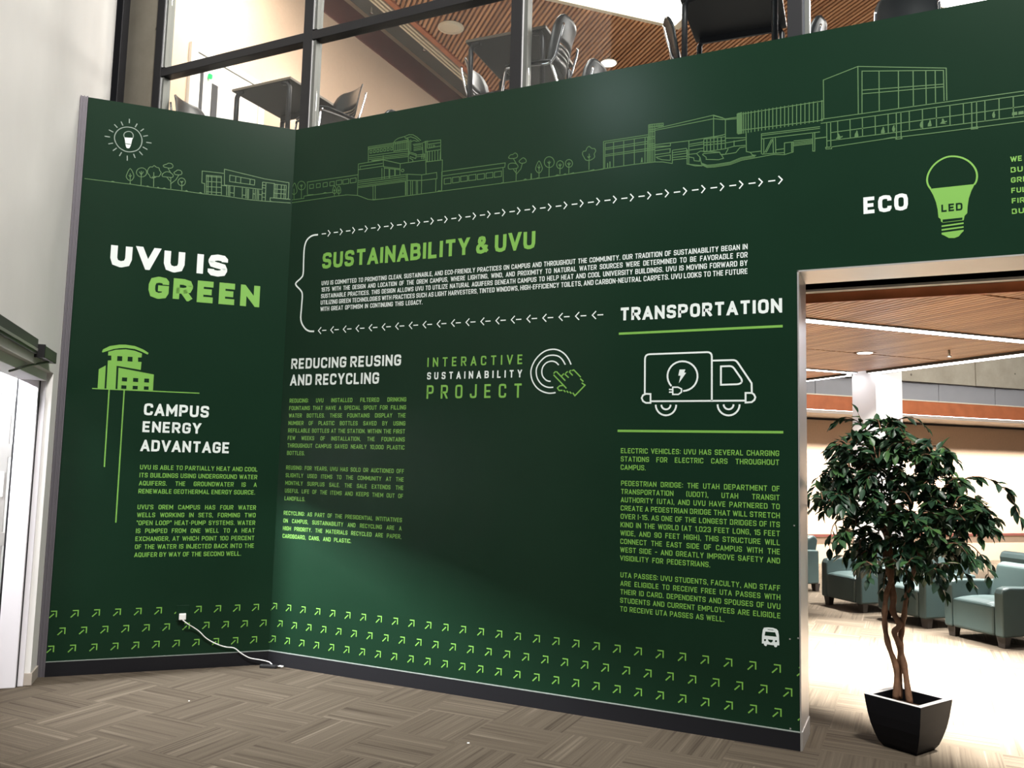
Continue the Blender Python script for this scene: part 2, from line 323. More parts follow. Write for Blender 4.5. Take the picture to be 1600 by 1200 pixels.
b = MB(); cbox(0.906, 0.93, 0.0002, 0.060, 2.186, 2.272); b.build('end_cap', 'black_plastic', cl, 0.004)
b = MB(); b.tube([PC(0.62, 0.03, 2.19), PC(0.95, -0.02, 2.13), PC(1.3, -0.05, 2.06)], 0.007, 6); b.build('arm', 'grey_metal', cl)

# ------------------------------------------------------------------ upper room behind the glazing
ZF = 4.24
b = MB(); b.prism([(-3.2, TH, 3.95), (9.0, TH, 3.95), (9.0, 2.75, 3.95), (2.0, 9.73, 3.95), (-3.2, 9.73, 3.95)], (0, 0, ZF-3.95)); struct(b.build('floor_upper', 'grey_soffit'))
b = MB(); b.box(-3.1, -2.95, 0.36, 10.2, ZF, 8.45); wul = struct(b.build('wall_upper', 'beige'), 'beige wall of the upper room behind the glazing', 'wall')
b = MB(); b.box(-2.9498, -2.93, 0.36, 10.2, 7.93, 8.33); struct(b.build('trim_3', 'red_wood'), 'dark red wood band along the top of the beige upper wall', 'trim')
b = MB(); b.box(-3.1, 2.0, 9.75, 9.95, ZF, 8.45); struct(b.build('wall_far_upper', 'beige'))
b = MB(); b.box(-3.1, 9.0, 0.3, 10.2, 8.42, 8.5); struct(b.build('ceiling_upper', 'grey_soffit'), 'grey painted ceiling at the edge of the upper room', 'ceiling')
for k in range(3):
    b = MB(); b.box(-2.10+k*0.062, -2.10+k*0.062+0.03, 0.5, 10.0, 7.87, 7.93); struct(b.build('trim_%d' % (4+k), 'cream'), None)
b = MB(); b.box(-1.90, -1.82, 0.5, 10.0, 7.86, 7.93); struct(b.build('trim_7', 'fascia'))
# slat ceiling of the upper room, slats run on the 45 degree grid
def slat_field(clip, pitch, width, z0, z1, direction, step_dir, lo, hi, name, mat='slat_wood', holes=()):
    """slats along `direction`, clipped by a convex 2-D polygon"""
    b = MB()
    n0, n1 = int(math.floor(lo/pitch)), int(math.ceil(hi/pitch))
    for i in range(n0, n1):
        for (s0, s1) in clip_line(clip, step_dir*(i*pitch), direction):
            segs = [(s0, s1)]
            for (hc, hr) in holes:
                d = abs((Vector(hc)-step_dir*(i*pitch)).dot(step_dir)); c0 = Vector(hc).dot(direction)
                if d < hr:
                    w = math.sqrt(hr*hr-d*d); ns = []
                    for (a0, a1) in segs:
                        if c0-w > a0: ns.append((a0, min(a1, c0-w)))
                        if c0+w < a1: ns.append((max(a0, c0+w), a1))
                    segs = [q for q in ns if q[1]-q[0] > 0.01]
            for (a0, a1) in segs:
                o = step_dir*(i*pitch)-step_dir*(width/2)+direction*a0
                b.obox((o.x, o.y, z0), direction*(a1-a0), step_dir*width, (0, 0, z1-z0))
    return b.build(name, mat)
def clip_line(poly, p, d):
    t0, t1 = -1e9, 1e9; n = len(poly)
    for i in range(n):
        a, c = Vector((*poly[i], 0)), Vector((*poly[(i+1) % n], 0)); e = c-a; nr = Vector((-e.y, e.x, 0))
        num = nr.dot(a-p); den = nr.dot(d)
        if abs(den) < 1e-9:
            if nr.dot(p-a) < 0: return []
            continue
        t = num/den
        if den > 0: t0 = max(t0, t)
        else: t1 = min(t1, t)
    return [(t0, t1)] if t1-t0 > 0.02 else []
RP = [P2(*c) for c in ((-4.2, 3.25), (-2.62, 3.25), (-2.62, 5.6), (-4.2, 5.6))]
# the glowing recess lies along the grid: everything on its near side stays open
CL = [(-1.81, 0.5), (8.9, 0.5), (8.9, 9.95), (-1.81, 9.95)]
U1A, U1B, V1A, V1B = -4.9, -3.32, 1.2, 5.35
def inv(poly): return poly
up = slat_field(CL, 0.068, 0.036, 7.88, 7.95, E1, E2, 0, 14, 'ceiling_upper_slats')
struct(up, 'wooden slat ceiling of the upper room', 'ceiling')
b = MB(); b.box(-1.80, 8.9, 0.5, 9.95, 7.99, 8.0); struct(b.build('ceiling_upper_backing', 'dark_void'))

# ------------------------------------------------------------------ glazing, mullions, concrete pier
YG = 0.25
win = struct(thing('window_1', 'black framed glazing above the green wall', 'window', (0, 0, 0)))
MX = (-1.89, -0.085, 1.91, 3.91, 5.91)
for i, x in enumerate(MX):
    b = MB(); b.box(x-0.06, x+0.035, YG-0.05, YG+0.05, H-0.1, 8.4); mu = b.build('mullion', 'black_metal', win, 0.004)
    b = MB(); b.box(x+0.0352, x+0.047, YG-0.045, YG-0.028, H-0.1, 5.16); b.box(x+0.0352, x+0.047, YG-0.045, YG-0.028, 5.26, 8.4); b.build('glazing_bead', 'silver', mu)
    b = MB(); b.box(x+0.048, x+0.075, YG-0.04, YG+0.04, H-0.1, 5.16); b.box(x+0.048, x+0.075, YG-0.04, YG+0.04, 5.26, 8.4); b.build('side_strip', 'grey_metal', mu)
for i in range(4):
    b = MB(); b.box(MX[i]+0.035, MX[i+1]-0.06, YG-0.05, YG+0.05, 5.165, 5.245); b.build('rail', 'black_metal', win, 0.004)
    b = MB(); b.box(MX[i]+0.076, MX[i+1]-0.061, YG-0.004, YG+0.004, H, 5.165); b.build('pane', 'glass', win)
    b = MB(); b.box(MX[i]+0.076, MX[i+1]-0.061, YG-0.004, YG+0.004, 5.245, 8.4); b.build('pane', 'glass', win)
b = MB(); b.box(-2.47, -1.952, YG-0.03, 0.31, ZF-0.3, ZC); struct(b.build('column_concrete', 'concrete_dark'), 'bare concrete pier between black posts beside the white wall', 'column')
b = MB(); b.box(-2.345, -2.205, 0.02, 0.10, 3.9, ZC); struct(b.build('trim_8', 'black_metal', None, 0.004), 'black post between white wall and concrete pier', 'trim')
# upper door
d2 = struct(thing('door_2', 'white door with dark gap in the beige upper wall', 'door', (0, 0, 0)))
b = MB(); b.box(-2.9498, -2.90, 1.50, 1.60, ZF, 6.36); b.box(-2.9498, -2.90, 2.62, 2.72, ZF, 6.36); b.box(-2.9498, -2.90, 1.60, 2.62, 6.28, 6.36); b.build('door_frame', 'door_white', d2, 0.004)
b = MB(); b.box(-2.9495, -2.915, 1.61, 2.61, ZF+0.01, 6.27); lf = b.build('door_leaf', 'door_white', d2, 0.003)
b = MB(); b.box(-2.914, -2.905, 1.66, 1.70, ZF+0.2, 6.1); b.box(-2.914, -2.905, 1.84, 1.93, ZF+0.2, 6.0); b.build('glass_strip', 'black_metal', lf)
b = MB(); b.box(-2.90, -2.87, 1.76, 1.80, 6.03, 6.08); b.build('exit_sign_face', 'exit_green', d2)

# ------------------------------------------------------------------ lounge behind the opening
ZL = 3.0
UF, UWALL = -4.2, -5.2
b = MB(); b.obox(P2(UWALL-0.2, 2.2), E1*0.2, E2*16, (0, 0, 3.9)); wf = struct(b.build('wall_far', 'beige'), 'beige lounge wall below the wood fascia', 'wall')
b = MB(); b.obox(P2(UWALL+0.0002, 2.2, 2.49), E1*0.02, E2*16, (0, 0, 0.03)); b.build('shadow_gap', 'black_metal', wf)
b = MB(); b.obox(P2(UWALL+0.0002, 2.2, 0.46), E1*0.03, E2*16, (0, 0, 0.045)); b.build('chair_rail', 'red_wood', wf)
b = MB(); b.obox(P2(UWALL+0.02, 2.2, 2.53), E1*(UF-UWALL-0.02), E2*16, (0, 0, 0.05)); struct(b.build('ceiling_bulkhead', 'beige_trim'), 'low soffit under the orange wood fascia', 'ceiling')
b = MB(); b.obox(P2(UF-0.04, 2.2, 2.585), E1*0.04, E2*16, (0, 0, 0.235)); fs = struct(b.build('trim_9', 'fascia'), 'orange wood fascia across the lounge wall', 'trim')
b = MB(); b.obox(P2(UF-0.05, 2.2, 2.556), E1*0.045, E2*16, (0, 0, 0.028)); b.build('light_slot', 'strip', fs)
b = MB(); b.obox(P2(UF-0.05, 2.2, 2.821), E1*0.055, E2*16, (0, 0, 0.018)); b.build('cap_strip', 'cream', fs)
b = MB()
for k in range(12): b.obox(P2(UF-0.30, 2.2+k*1.3, 2.84), E1*0.2, E2*1.288, (0, 0, 0.315))
struct(b.build('wall_grey_band', 'band_grey'), 'blue grey panel band above the wood fascia', 'wall')
b = MB()
for k in range(20): b.obox(P2(UF-0.32, 2.2+k*0.9, 3.16), E1*(0.26+0.012*(k % 2)), E2*0.888, (0, 0, 2.0))
struct(b.build('wall_concrete', 'concrete'), 'board marked concrete wall above the grey band', 'wall')
b = MB(); b.obox(P2(-2.35-0.46, 8.12), E1*0.46, E2*0.46, (0, 0, 4.5)); struct(b.build('column_white', 'white_wall'), 'white square column behind the tree', 'column')
# wooden slat clouds
def uvpoly(u0, u1, v0, v1): return [tuple(P2(*c)[:2]) for c in ((u0, v0), (u0, v1), (u1, v1), (u1, v0))][::-1]
def clip_poly_y(poly, ymin):
    out = []; n = len(poly)
    for i in range(n):
        a, c = poly[i], poly[(i+1) % n]
        if a[1] >= ymin: out.append(a)
        if (a[1]-ymin)*(c[1]-ymin) < 0:
            t = (ymin-a[1])/(c[1]-a[1]); out.append((a[0]+t*(c[0]-a[0]), ymin))
    return out
YB = 2.14
k_ = 0
DLU, DLV = -0.99, 6.70
for (u0, u1) in ((-4.15, -2.72), (-2.56, -1.06), (-1.03, 0.42), (0.62, 2.02), (2.06, 3.6), (3.65, 5.2)):
    pl = clip_poly_y(uvpoly(u0, u1, 1.0, 8.0), YB)
    if len(pl) < 3: continue
    o = slat_field(pl, 0.075, 0.060, ZL, ZL+0.055, E1, E2, 0, 8.05, 'ceiling_lounge_slats', 'slat_wood', [(P2(DLU, DLV), 0.12)])
    struct(o, 'wooden slat ceiling panel over the lounge', 'ceiling')
b = MB(); b.prism([Vector((*p, ZL+0.07)) for p in clip_poly_y(uvpoly(-4.15, 6.5, 0.0, 8.02), YB+0.01)], (0, 0, 0.02)); struct(b.build('ceiling_lounge_backing', 'dark_void'))
b = MB(); b.box(1.5, 11, YB-0.03, YB, ZL-0.003, ZL+0.078); struct(b.build('trim_10', 'fascia'), 'wood fascia at the near edge of the lounge ceiling', 'trim')
b = MB(); b.box(1.5, 11, YB-0.10, YB, ZL+0.080, ZL+0.100); struct(b.build('trim_11', 'white_wall'), 'cream strip above the near wood fascia', 'trim')
b = MB(); b.box(1.5, 11, TH, YB, ZL+0.25, ZL+0.27); b.box(1.5, 11, YB+0.0005, YB+0.02, ZL+0.075, ZL+0.27); struct(b.build('ceiling_lounge_gap', 'dark_void'))
def strip(label, o, ax, ay, grp):
    t = thing('strip_light', label, 'light', o, 0, grp)
    t.location = (0, 0, 0)
    o = Vector(o); ax = Vector(ax); ay = Vector(ay)
    b = MB(); b.obox(o+ay*0.15, ax, ay*0.70, (0, 0, 0.02)); b.build('diffuser', 'strip', t)
    b = MB(); b.obox(o, ax, ay*0.15, (0, 0, 0.05)); b.obox(o+ay*0.85, ax, ay*0.15, (0, 0, 0.05)); b.build('channel', 'grey_metal', t)
strip('long strip light crossing the lounge ceiling nearest the opening', P2(0.42, 2.5, ZL-0.012), E2*5.4, E1*0.20, 'lounge strip lights')
strip('short strip light ending at the white column', P2(-2.72, 5.5, ZL-0.012), E2*2.5, E1*0.16, 'lounge strip lights')
strip('strip light along far edge of ceiling, in front of concrete', P2(-2.4, 8.0, ZL-0.03), E1*7.5, E2*0.24, 'lounge strip lights')
strip('strip light on ceiling edge left of the white column', P2(-4.1, 8.0, ZL-0.03), E1*1.3, E2*0.12, 'lounge strip lights')
def downlight(name, label, p, r, mat, grp=None):
    t = thing(name, label, 'light', p, 0, grp)
    b = MB(); b.lathe([(r*1.12, 0.0), (r*1.12, -0.012), (r, -0.012), (r, 0.0)], (0, 0, 0), 28, smooth=False); b.build('rim', 'cream', t)
    b = MB(); b.lathe([(r*0.99, -0.002), (r*0.99, -0.014), (r*0.6, -0.018)], (0, 0, 0), 28); b.build('lens', mat, t)
    return t
downlight('downlight', 'round downlight in the lounge slat ceiling near the column', P2(DLU, DLV, ZL+0.01), 0.085, 'lamp')
def sprinkler(label, p, L=0.06):
    t = thing('sprinkler_head', label, 'sprinkler', p)
    b = MB(); b.tube([(0, 0, 0), (0, 0, -L)], 0.012, 8); b.build('stem', 'cream', t)
    b = MB(); b.lathe([(0.022, -L), (0.03, -L-0.004), (0.03, -L-0.01), (0.005, -L-0.012)], (0, 0, 0), 12); b.build('deflector', 'silver', t)
sprinkler('small dark sprinkler under the lounge slat ceiling', P2(-0.35, 7.31, ZL), 0.07)

# ------------------------------------------------------------------ mural: lettering and drawings
# mural drawings, in tenths of a millimetre along the wall and above the floor: L = lines [width, closed, x, z, ...], F = filled shapes [colour, x, z, ...]
ART = {
 "tree_drawing|A": dict(col="lime", label="row of five outlined trees above the heading",
  L=[[55,1,-12137,37717,-12057,37656,-11972,37510,-11905,37373,-11866,37275,-11847,37185,-11846,37097,-11870,37004,-11913,36914,-11957,36844,-11996,36805,-12036,36786,-12079,36779,-12126,36781,-12176,36794,-12224,36824,-12278,36875,-12330,36943,-12363,37022,-12368,37107,-12353,37203,-12322,37311,-12273,37466,-12208,37633],[55,0,-12061,36498,-12114,37342],[55,0,-12213,37185,-12096,37061,-11997,37217],[55,1,-10961,37589,-10965,37507,-10988,37428,-11027,37353,-11081,37288,-11147,37235,-11222,37198,-11301,37177,-11382,37174,-11460,37189,-11531,37222,-11592,37270,-11639,37332,-11670,37403,-11684,37481,-11680,37562,-11658,37642,-11619,37716,-11566,37781,-11500,37834,-11425,37872,-11345,37893,-11264,37896,-11186,37881,-11115,37849,-11054,37801,-11007,37739,-10975,37667],[55,0,-11301,36484,-11347,37645],[55,0,-11495,37576,-11336,37333,-11193,37621],[55,1,-10898,37808,-10863,37896,-10812,37984,-10759,38048,-10703,38069,-10643,38065,-10589,38074,-10548,38119,-10511,38177,-10469,38207,-10413,38183,-10352,38131,-10290,38090,-10228,38082,-10166,38084,-10117,38068,-10092,38018,-10081,37950,-10063,37885,-10023,37834,-9976,37786,-9950,37729,-9960,37650,-9991,37562,-10022,37488,-10046,37440,-10070,37405,-10102,37381,-10143,37372,-10192,37372,-10246,37360,-10305,37319,-10368,37266,-10435,37227,-10514,37209,-10598,37206,-10666,37222,-10706,37268,-10732,37334,-10762,37399,-10810,37453,-10863,37507,-10900,37569,-10915,37643,-10914,37726],[55,0,-10410,36515,-10463,37682],[55,0,-10562,37333,-10443,37207,-10351,37383],[55,1,-9829,38304,-9780,38354,-9706,38399,-9642,38428,-9579,38457,-9523,38509,-9455,38553,-9345,38560,-9237,38538,-9164,38474,-9124,38391,-9132,38305,-9175,38229,-9250,38186,-9345,38165,-9453,38167,-9563,38180,-9667,38184,-9754,38200,-9812,38247],[55,1,-9868,37511,-9849,37593,-9793,37685,-9701,37773,-9586,37841,-9458,37865,-9327,37850,-9200,37780,-9100,37691,-9062,37619,-9066,37552,-9095,37487,-9172,37440,-9336,37432,-9519,37438,-9664,37428,-9777,37428,-9844,37458],[55,1,-9024,37866,-8974,37924,-8900,37981,-8844,38051,-8776,38106,-8666,38115,-8557,38090,-8483,38020,-8443,37933,-8446,37851,-8495,37780,-8615,37736,-8753,37713,-8866,37715,-8955,37741,-9010,37798],[55,0,-9179,36527,-9233,37431],[55,0,-9474,38146,-9235,37768],[55,0,-9213,37098,-9518,37419],[55,0,-9187,36958,-8860,37293,-8666,37707],[55,1,-8157,37240,-8165,37144,-8199,37053,-8254,36977,-8327,36922,-8409,36896,-8493,36899,-8570,36932,-8633,36991,-8676,37070,-8695,37163,-8688,37259,-8654,37350,-8599,37426,-8527,37481,-8444,37508,-8360,37505,-8283,37472,-8219,37413,-8176,37333],[55,0,-8380,36543,-8421,37260],[55,0,-8535,37263,-8413,37117,-8318,37294]],
  F=[]),
 "building_drawing|A": dict(col="lime", label="outlined low building with long window band",
  L=[[55,0,-15207,36485,-13105,36490,-12061,36498,-11174,36483,-10321,36461,-9376,36480,-8508,36496,-6834,36469,-5314,36514,-3490,36470,-2567,36486,-110,36629],[55,0,-6704,36536,-6747,37307,-6953,37326,-6981,38296,-5369,38339],[55,0,-2337,37442,-5272,37401,-5342,38687,-2196,38339,-325,38299,-315,36923],[55,0,-6569,36506,-6653,38003,-5535,38069,-5452,36563],[55,0,-6520,38023,-6452,36493],[55,0,-6253,38042,-6185,36511],[55,0,-5894,38056,-5828,36531],[55,0,-6625,37500,-5508,37583],[55,0,-6601,37085,-5486,37175],[55,0,-6578,36670,-5462,36748],[55,0,-6603,37913,-5529,37972],[55,0,-4455,38257,-4446,37736],[55,0,-4069,38225,-4061,37732],[55,0,-3349,38171,-3353,37725],[55,0,-5495,37340,-5088,37349],[55,0,-5089,37368,-5064,36568],[55,0,-4953,37368,-4928,36558],[55,0,-4863,37381,-4819,36553],[55,0,-4526,37370,-4500,36548],[55,0,-4834,36845,-4516,36840],[55,0,-3905,37369,-3879,36535],[55,0,-3629,37359,-3604,36553],[55,0,-3873,36782,-3598,36780],[55,0,-3518,37355,-3493,36528],[55,0,-3426,37358,-3401,36531],[55,0,-3076,37368,-3051,36549],[55,0,-2909,37371,-2885,36542],[55,0,-3056,36994,-2889,36987],[55,0,-2771,37381,-2746,36541],[55,0,-2659,37377,-2635,36547],[55,0,-2379,37356,-2365,36544],[55,0,-2640,37002,-2388,36997],[55,0,-2105,36559,-2123,38020],[55,0,-2383,37435,-2386,38052,-1431,38069],[55,0,-2374,37815,-2113,37822],[55,0,-2381,37585,-2120,37592],[55,0,-2386,37137,-2116,37144],[55,0,-2379,36820,-2099,36818],[55,0,-1240,38017,-1221,36879],[55,0,-910,38034,-901,36903],[55,0,-674,38037,-656,36906],[55,0,-1465,37614,-541,37664],[55,0,-1457,37266,-533,37314],[55,0,-1381,38007,-1353,36881],[55,0,-1735,36629,-1727,36849,-143,36916],[55,0,-1734,36609,-1637,36563],[55,1,-4911,38259,-2996,38143,-3001,37715,-4901,37739],[55,1,-1476,38013,-532,38048,-524,36924,-1466,36885]],
  F=[["lime",-12187,36490,-12067,36583,-11935,36497],["lime",-10963,36494,-10839,36569,-10664,36479],["lime",-10193,36470,-10088,36580,-9961,36474],["lime",-9850,36480,-9640,36567,-9419,36484],["lime",-8202,36501,-8033,36602,-7896,36505],["lime",-7189,36488,-7000,36592,-6834,36479],["lime",-13438,36508,-13277,36587,-13064,36496],["lime",-523,36914,-338,37000,-124,36909]]),
 "sun_bulb_icon|A": dict(col="grey", label="pale bulb in a ring of sun rays",
  L=[[70,1,-12476,40950,-12355,40956,-12228,40951,-12103,40925,-11979,40874,-11858,40803,-11751,40716,-11661,40611,-11585,40491,-11526,40370,-11483,40257,-11457,40142,-11446,40019,-11450,39879,-11471,39730,-11512,39588,-11574,39455,-11656,39330,-11761,39223,-11896,39138,-12054,39072,-12205,39028,-12338,39008,-12464,39011,-12592,39035,-12728,39083,-12866,39152,-12990,39238,-13096,39343,-13188,39466,-13263,39592,-13319,39716,-13359,39843,-13377,39971,-13371,40103,-13344,40237,-13301,40363,-13241,40480,-13165,40590,-13081,40685,-12991,40762,-12892,40825,-12791,40874,-12690,40912,-12586,40937],[75,0,-12433,41615,-12419,41274],[75,0,-13003,41308,-12850,41009],[75,0,-13452,41003,-13221,40776],[75,0,-13804,40514,-13479,40379],[75,0,-14061,39972,-13685,39958],[75,0,-13760,39409,-13442,39525],[75,0,-13420,38923,-13170,39179],[75,0,-12942,38582,-12808,38906],[75,0,-12403,38704,-12379,38309],[75,0,-11978,38904,-11841,38601],[75,0,-11587,39156,-11334,38909],[75,0,-11373,39552,-11023,39398],[75,0,-11142,39953,-10766,39957],[75,0,-11381,40402,-11057,40516],[75,0,-11601,40768,-11377,40997],[75,0,-11990,41021,-11867,41329],[60,0,-12681,40085,-12702,40132,-12731,40198,-12746,40265,-12741,40327,-12723,40389,-12697,40444,-12661,40490,-12617,40529,-12570,40561,-12523,40585,-12473,40603,-12421,40612,-12365,40616,-12306,40611,-12251,40595,-12203,40560,-12160,40512,-12125,40463,-12100,40416,-12084,40368,-12075,40318,-12079,40261,-12091,40202,-12100,40161]],
  F=[["white",-12692,40091,-12089,40155,-12146,39982,-12183,39652,-12237,39434,-12290,39319,-12388,39273,-12492,39309,-12550,39441,-12596,39642,-12634,39865],["green",-12573,39639,-12203,39645,-12213,39597,-12570,39590]]),
 "tower_icon|A": dict(col="lime2", label="solid lime tower building with two long pipes below",
  L=[[75,0,-13657,20700,-6189,20739],[90,0,-12513,20712,-12471,14935],[90,0,-11486,20720,-11438,10857]],
  F=[["lime2",-13173,23480,-13123,23655,-12678,23945,-12014,24098,-11598,24128,-10965,24070,-10371,23852,-9985,23617,-10030,23480,-10465,23670,-10951,23839,-11583,23881,-11997,23833,-12406,23735,-12808,23563,-13129,23425],["lime2",-12753,23509,-12248,23689,-11576,23777,-10943,23712,-10430,23528,-10449,23236,-10691,23220,-10671,22885,-10428,22889,-10449,22280,-12120,22490,-12087,20746,-12705,20741,-12737,22851,-12507,22878,-12530,23238,-12745,23223],["lime2",-13308,22157,-12852,22472,-12833,20745,-13293,20737],["lime2",-11982,22356,-9514,21989,-9504,20772,-11956,20725],["green",-12114,23226,-11777,23232,-11764,22870,-12107,22864],["green",-11401,23229,-11071,23234,-11059,22876,-11400,22883],["green",-11692,21639,-11338,21643,-11336,21350,-11695,21352],["green",-10930,21644,-10579,21647,-10576,21348,-10928,21356],["green",-10156,21644,-9823,21652,-9815,21351,-10154,21355],["green",-11702,21048,-11353,21044,-11347,20787,-11701,20784],["green",-10925,21051,-10579,21059,-10573,20794,-10919,20793],["green",-10147,21054,-9819,21061,-9814,20807,-10142,20801]]),
 "building_drawing|B": dict(col="lime", label="outlined stepped tower building with long low wings",
  L=[[55,0,-89,36668,1681,36678,3476,36681,4420,36701,5541,36673,6530,36505,6965,36326,7520,36082,8064,35968,9013,35960],[55,0,-105,36911,1213,36892,1201,37079,4087,37054],[55,0,1552,37198,1491,38216,6474,38176],[55,1,1735,37946,2123,37951,2142,37631,1753,37636],[55,1,2413,37942,2798,37947,2817,37628,2432,37622],[55,1,3086,37937,3500,37938,3518,37610,3105,37608],[55,1,3753,37933,4195,37930,4213,37603,3772,37605],[55,1,4382,37959,4912,37970,4932,37614,4401,37606],[55,1,5038,37944,5595,37962,5615,37596,5058,37588],[55,1,5750,37942,6302,37960,6321,37596,5769,37593],[55,0,6505,36524,6471,39050,8804,39060,10385,38548,12660,38531,12735,37415],[55,0,10385,38548,10394,37664],[55,0,8804,39060,8862,38510,10372,38148],[55,0,6495,38579,8827,38569],[55,0,6654,38640,6644,38834,8754,38796],[55,0,8709,38423,8750,37552],[55,0,8928,38448,8970,37551],[55,0,9375,38253,9408,37550],[55,0,9438,38245,9471,37542],[55,0,9887,38213,9914,37619],[55,0,9949,38204,9976,37622],[55,0,8930,38393,10375,38068],[55,0,6541,37695,11038,37634,12347,37412,13653,37427,13701,36951,12365,36978,11060,37143],[55,0,6548,37558,10892,37483],[55,0,6557,37392,10899,37322],[55,0,6533,37231,10905,37199],[55,0,6538,37121,10909,37092,10958,35999],[55,0,10967,37590,11037,36000],[55,0,11069,37630,11141,35988],[55,0,7950,37111,8004,36023],[55,0,8159,37113,8214,35999],[55,0,11384,37086,11433,35969],[55,0,11549,37065,11596,35966],[55,0,11883,37023,11929,35948],[55,0,12004,37008,12049,35949],[55,0,12347,37412,12379,35936],[55,0,13612,36962,13622,35971],[55,0,12697,38367,14116,38331,14148,35985],[55,0,13968,38377,13909,39906,12781,39956],[55,0,12820,39723,13917,39694],[55,0,12803,39408,13928,39430],[55,0,12634,39168,13939,39140],[55,0,13914,39013,13909,38385],[55,0,7407,39033,7344,40302,9717,40283],[55,0,7382,40186,9722,40175],[55,0,7354,40108,9728,40055],[55,0,7444,39575,9784,39518,11112,39437],[55,0,7453,39409,11119,39276],[55,0,7460,39272,11125,39142],[55,0,7689,39158,11069,39016],[55,0,7821,39086,8834,39099],[55,0,8786,39442,8804,39060],[55,0,9750,39577,9715,40338,9864,40489,10138,40599,10691,40651,11056,40731,11424,40675,11799,40432,12163,40101],[55,0,9748,40306,11043,40330],[55,0,9779,39627,11075,39592],[55,0,9784,40193,11048,40196],[55,0,11136,40290,11157,39110],[55,0,11043,40314,11119,38582],[55,0,11257,40326,11296,39411],[55,0,10821,40498,11247,40541,11682,40343,12027,40052],[55,0,10691,40651,10759,40507,11071,40380],[55,0,11264,40164,11566,40199,11875,40074],[55,0,11458,39895,12245,39887,12780,39994],[55,0,11523,39795,12219,39784],[55,0,11529,39644,12224,39651],[55,0,11535,39510,12380,39522],[55,0,11540,39403,12385,39405],[55,0,12306,39851,12447,38613],[55,0,11114,39383,11795,39101,11779,38758],[55,0,11223,38994,11780,38747],[55,0,11798,39021,12551,38995,12535,38653],[55,0,11834,38883,12527,38855],[55,0,12281,39017,12296,38644],[55,0,12539,40029,12630,38535],[55,0,12751,39971,12773,39413],[55,0,12629,40016,12682,39161],[55,0,11197,38891,11510,38689,11515,38555],[55,0,11119,39276,11769,38998],[55,0,9870,40342,9903,39636],[55,0,10056,40345,10089,39632],[55,0,10211,40348,10244,39629],[55,0,10366,40351,10398,39626],[55,0,10520,40354,10552,39622],[55,0,10673,40357,10706,39619],[55,0,10827,40360,10860,39616],[55,0,10937,40362,10970,39614],[55,0,12724,39166,12756,38370],[55,0,12783,39164,12816,38369],[55,0,12962,39160,12994,38365],[55,0,13200,39153,13232,38360],[55,0,13438,39147,13469,38355],[55,0,13692,39140,13723,38349],[55,0,12942,39679,12951,39440],[55,0,13103,39655,13112,39431],[55,0,13270,39631,13279,39422],[55,0,13390,39614,13397,39415],[55,1,7531,39771,7710,39767,7699,39988,7520,39991],[55,1,7864,39765,8042,39762,8031,39981,7853,39985],[55,1,8182,39759,8360,39756,8349,39976,8172,39979],[55,1,8499,39754,8677,39751,8666,39970,8489,39973],[55,1,8815,39749,8992,39745,8981,39964,8805,39967],[55,1,9130,39743,9306,39740,9295,39958,9120,39962],[55,1,9462,39738,9637,39734,9627,39952,9452,39955],[55,1,10749,37965,10738,37920,10706,37887,10657,37873,10602,37880,10552,37907,10516,37949,10502,37998,10512,38043,10544,38075,10593,38090,10648,38082,10698,38055,10734,38013],[55,0,7909,36007,8858,35951,12379,35936,14179,35930],[55,0,14167,37433,19356,37392,19322,37077,14179,37101],[55,0,19193,37055,19243,35933],[55,0,14101,37442,14131,35952],[55,0,14131,35936,19227,35919,22838,35911,26807,35952],[55,1,14327,36859,14908,36859,14924,36431,14343,36445],[55,1,15036,36868,15611,36851,15626,36441,15052,36439],[55,1,15729,36861,16290,36854,16304,36446,15744,36451],[55,1,16397,36857,16988,36861,17002,36439,16411,36448],[55,1,17114,36829,17690,36827,17702,36431,17127,36439],[55,1,17822,36834,18375,36826,18387,36440,17834,36446],[55,1,18506,36825,19070,36831,19082,36431,18518,36423]],
  F=[["lime",1333,37064,1587,37156,2172,37124,2112,37041],["lime",3072,37086,3322,37161,3549,37082],["lime",5170,36665,5352,36732,5542,36658],["lime",13740,35951,13883,36028,14177,35982,14150,35923]]),
 "tree_drawing|B": dict(col="lime", label="outlined trees between the two large buildings",
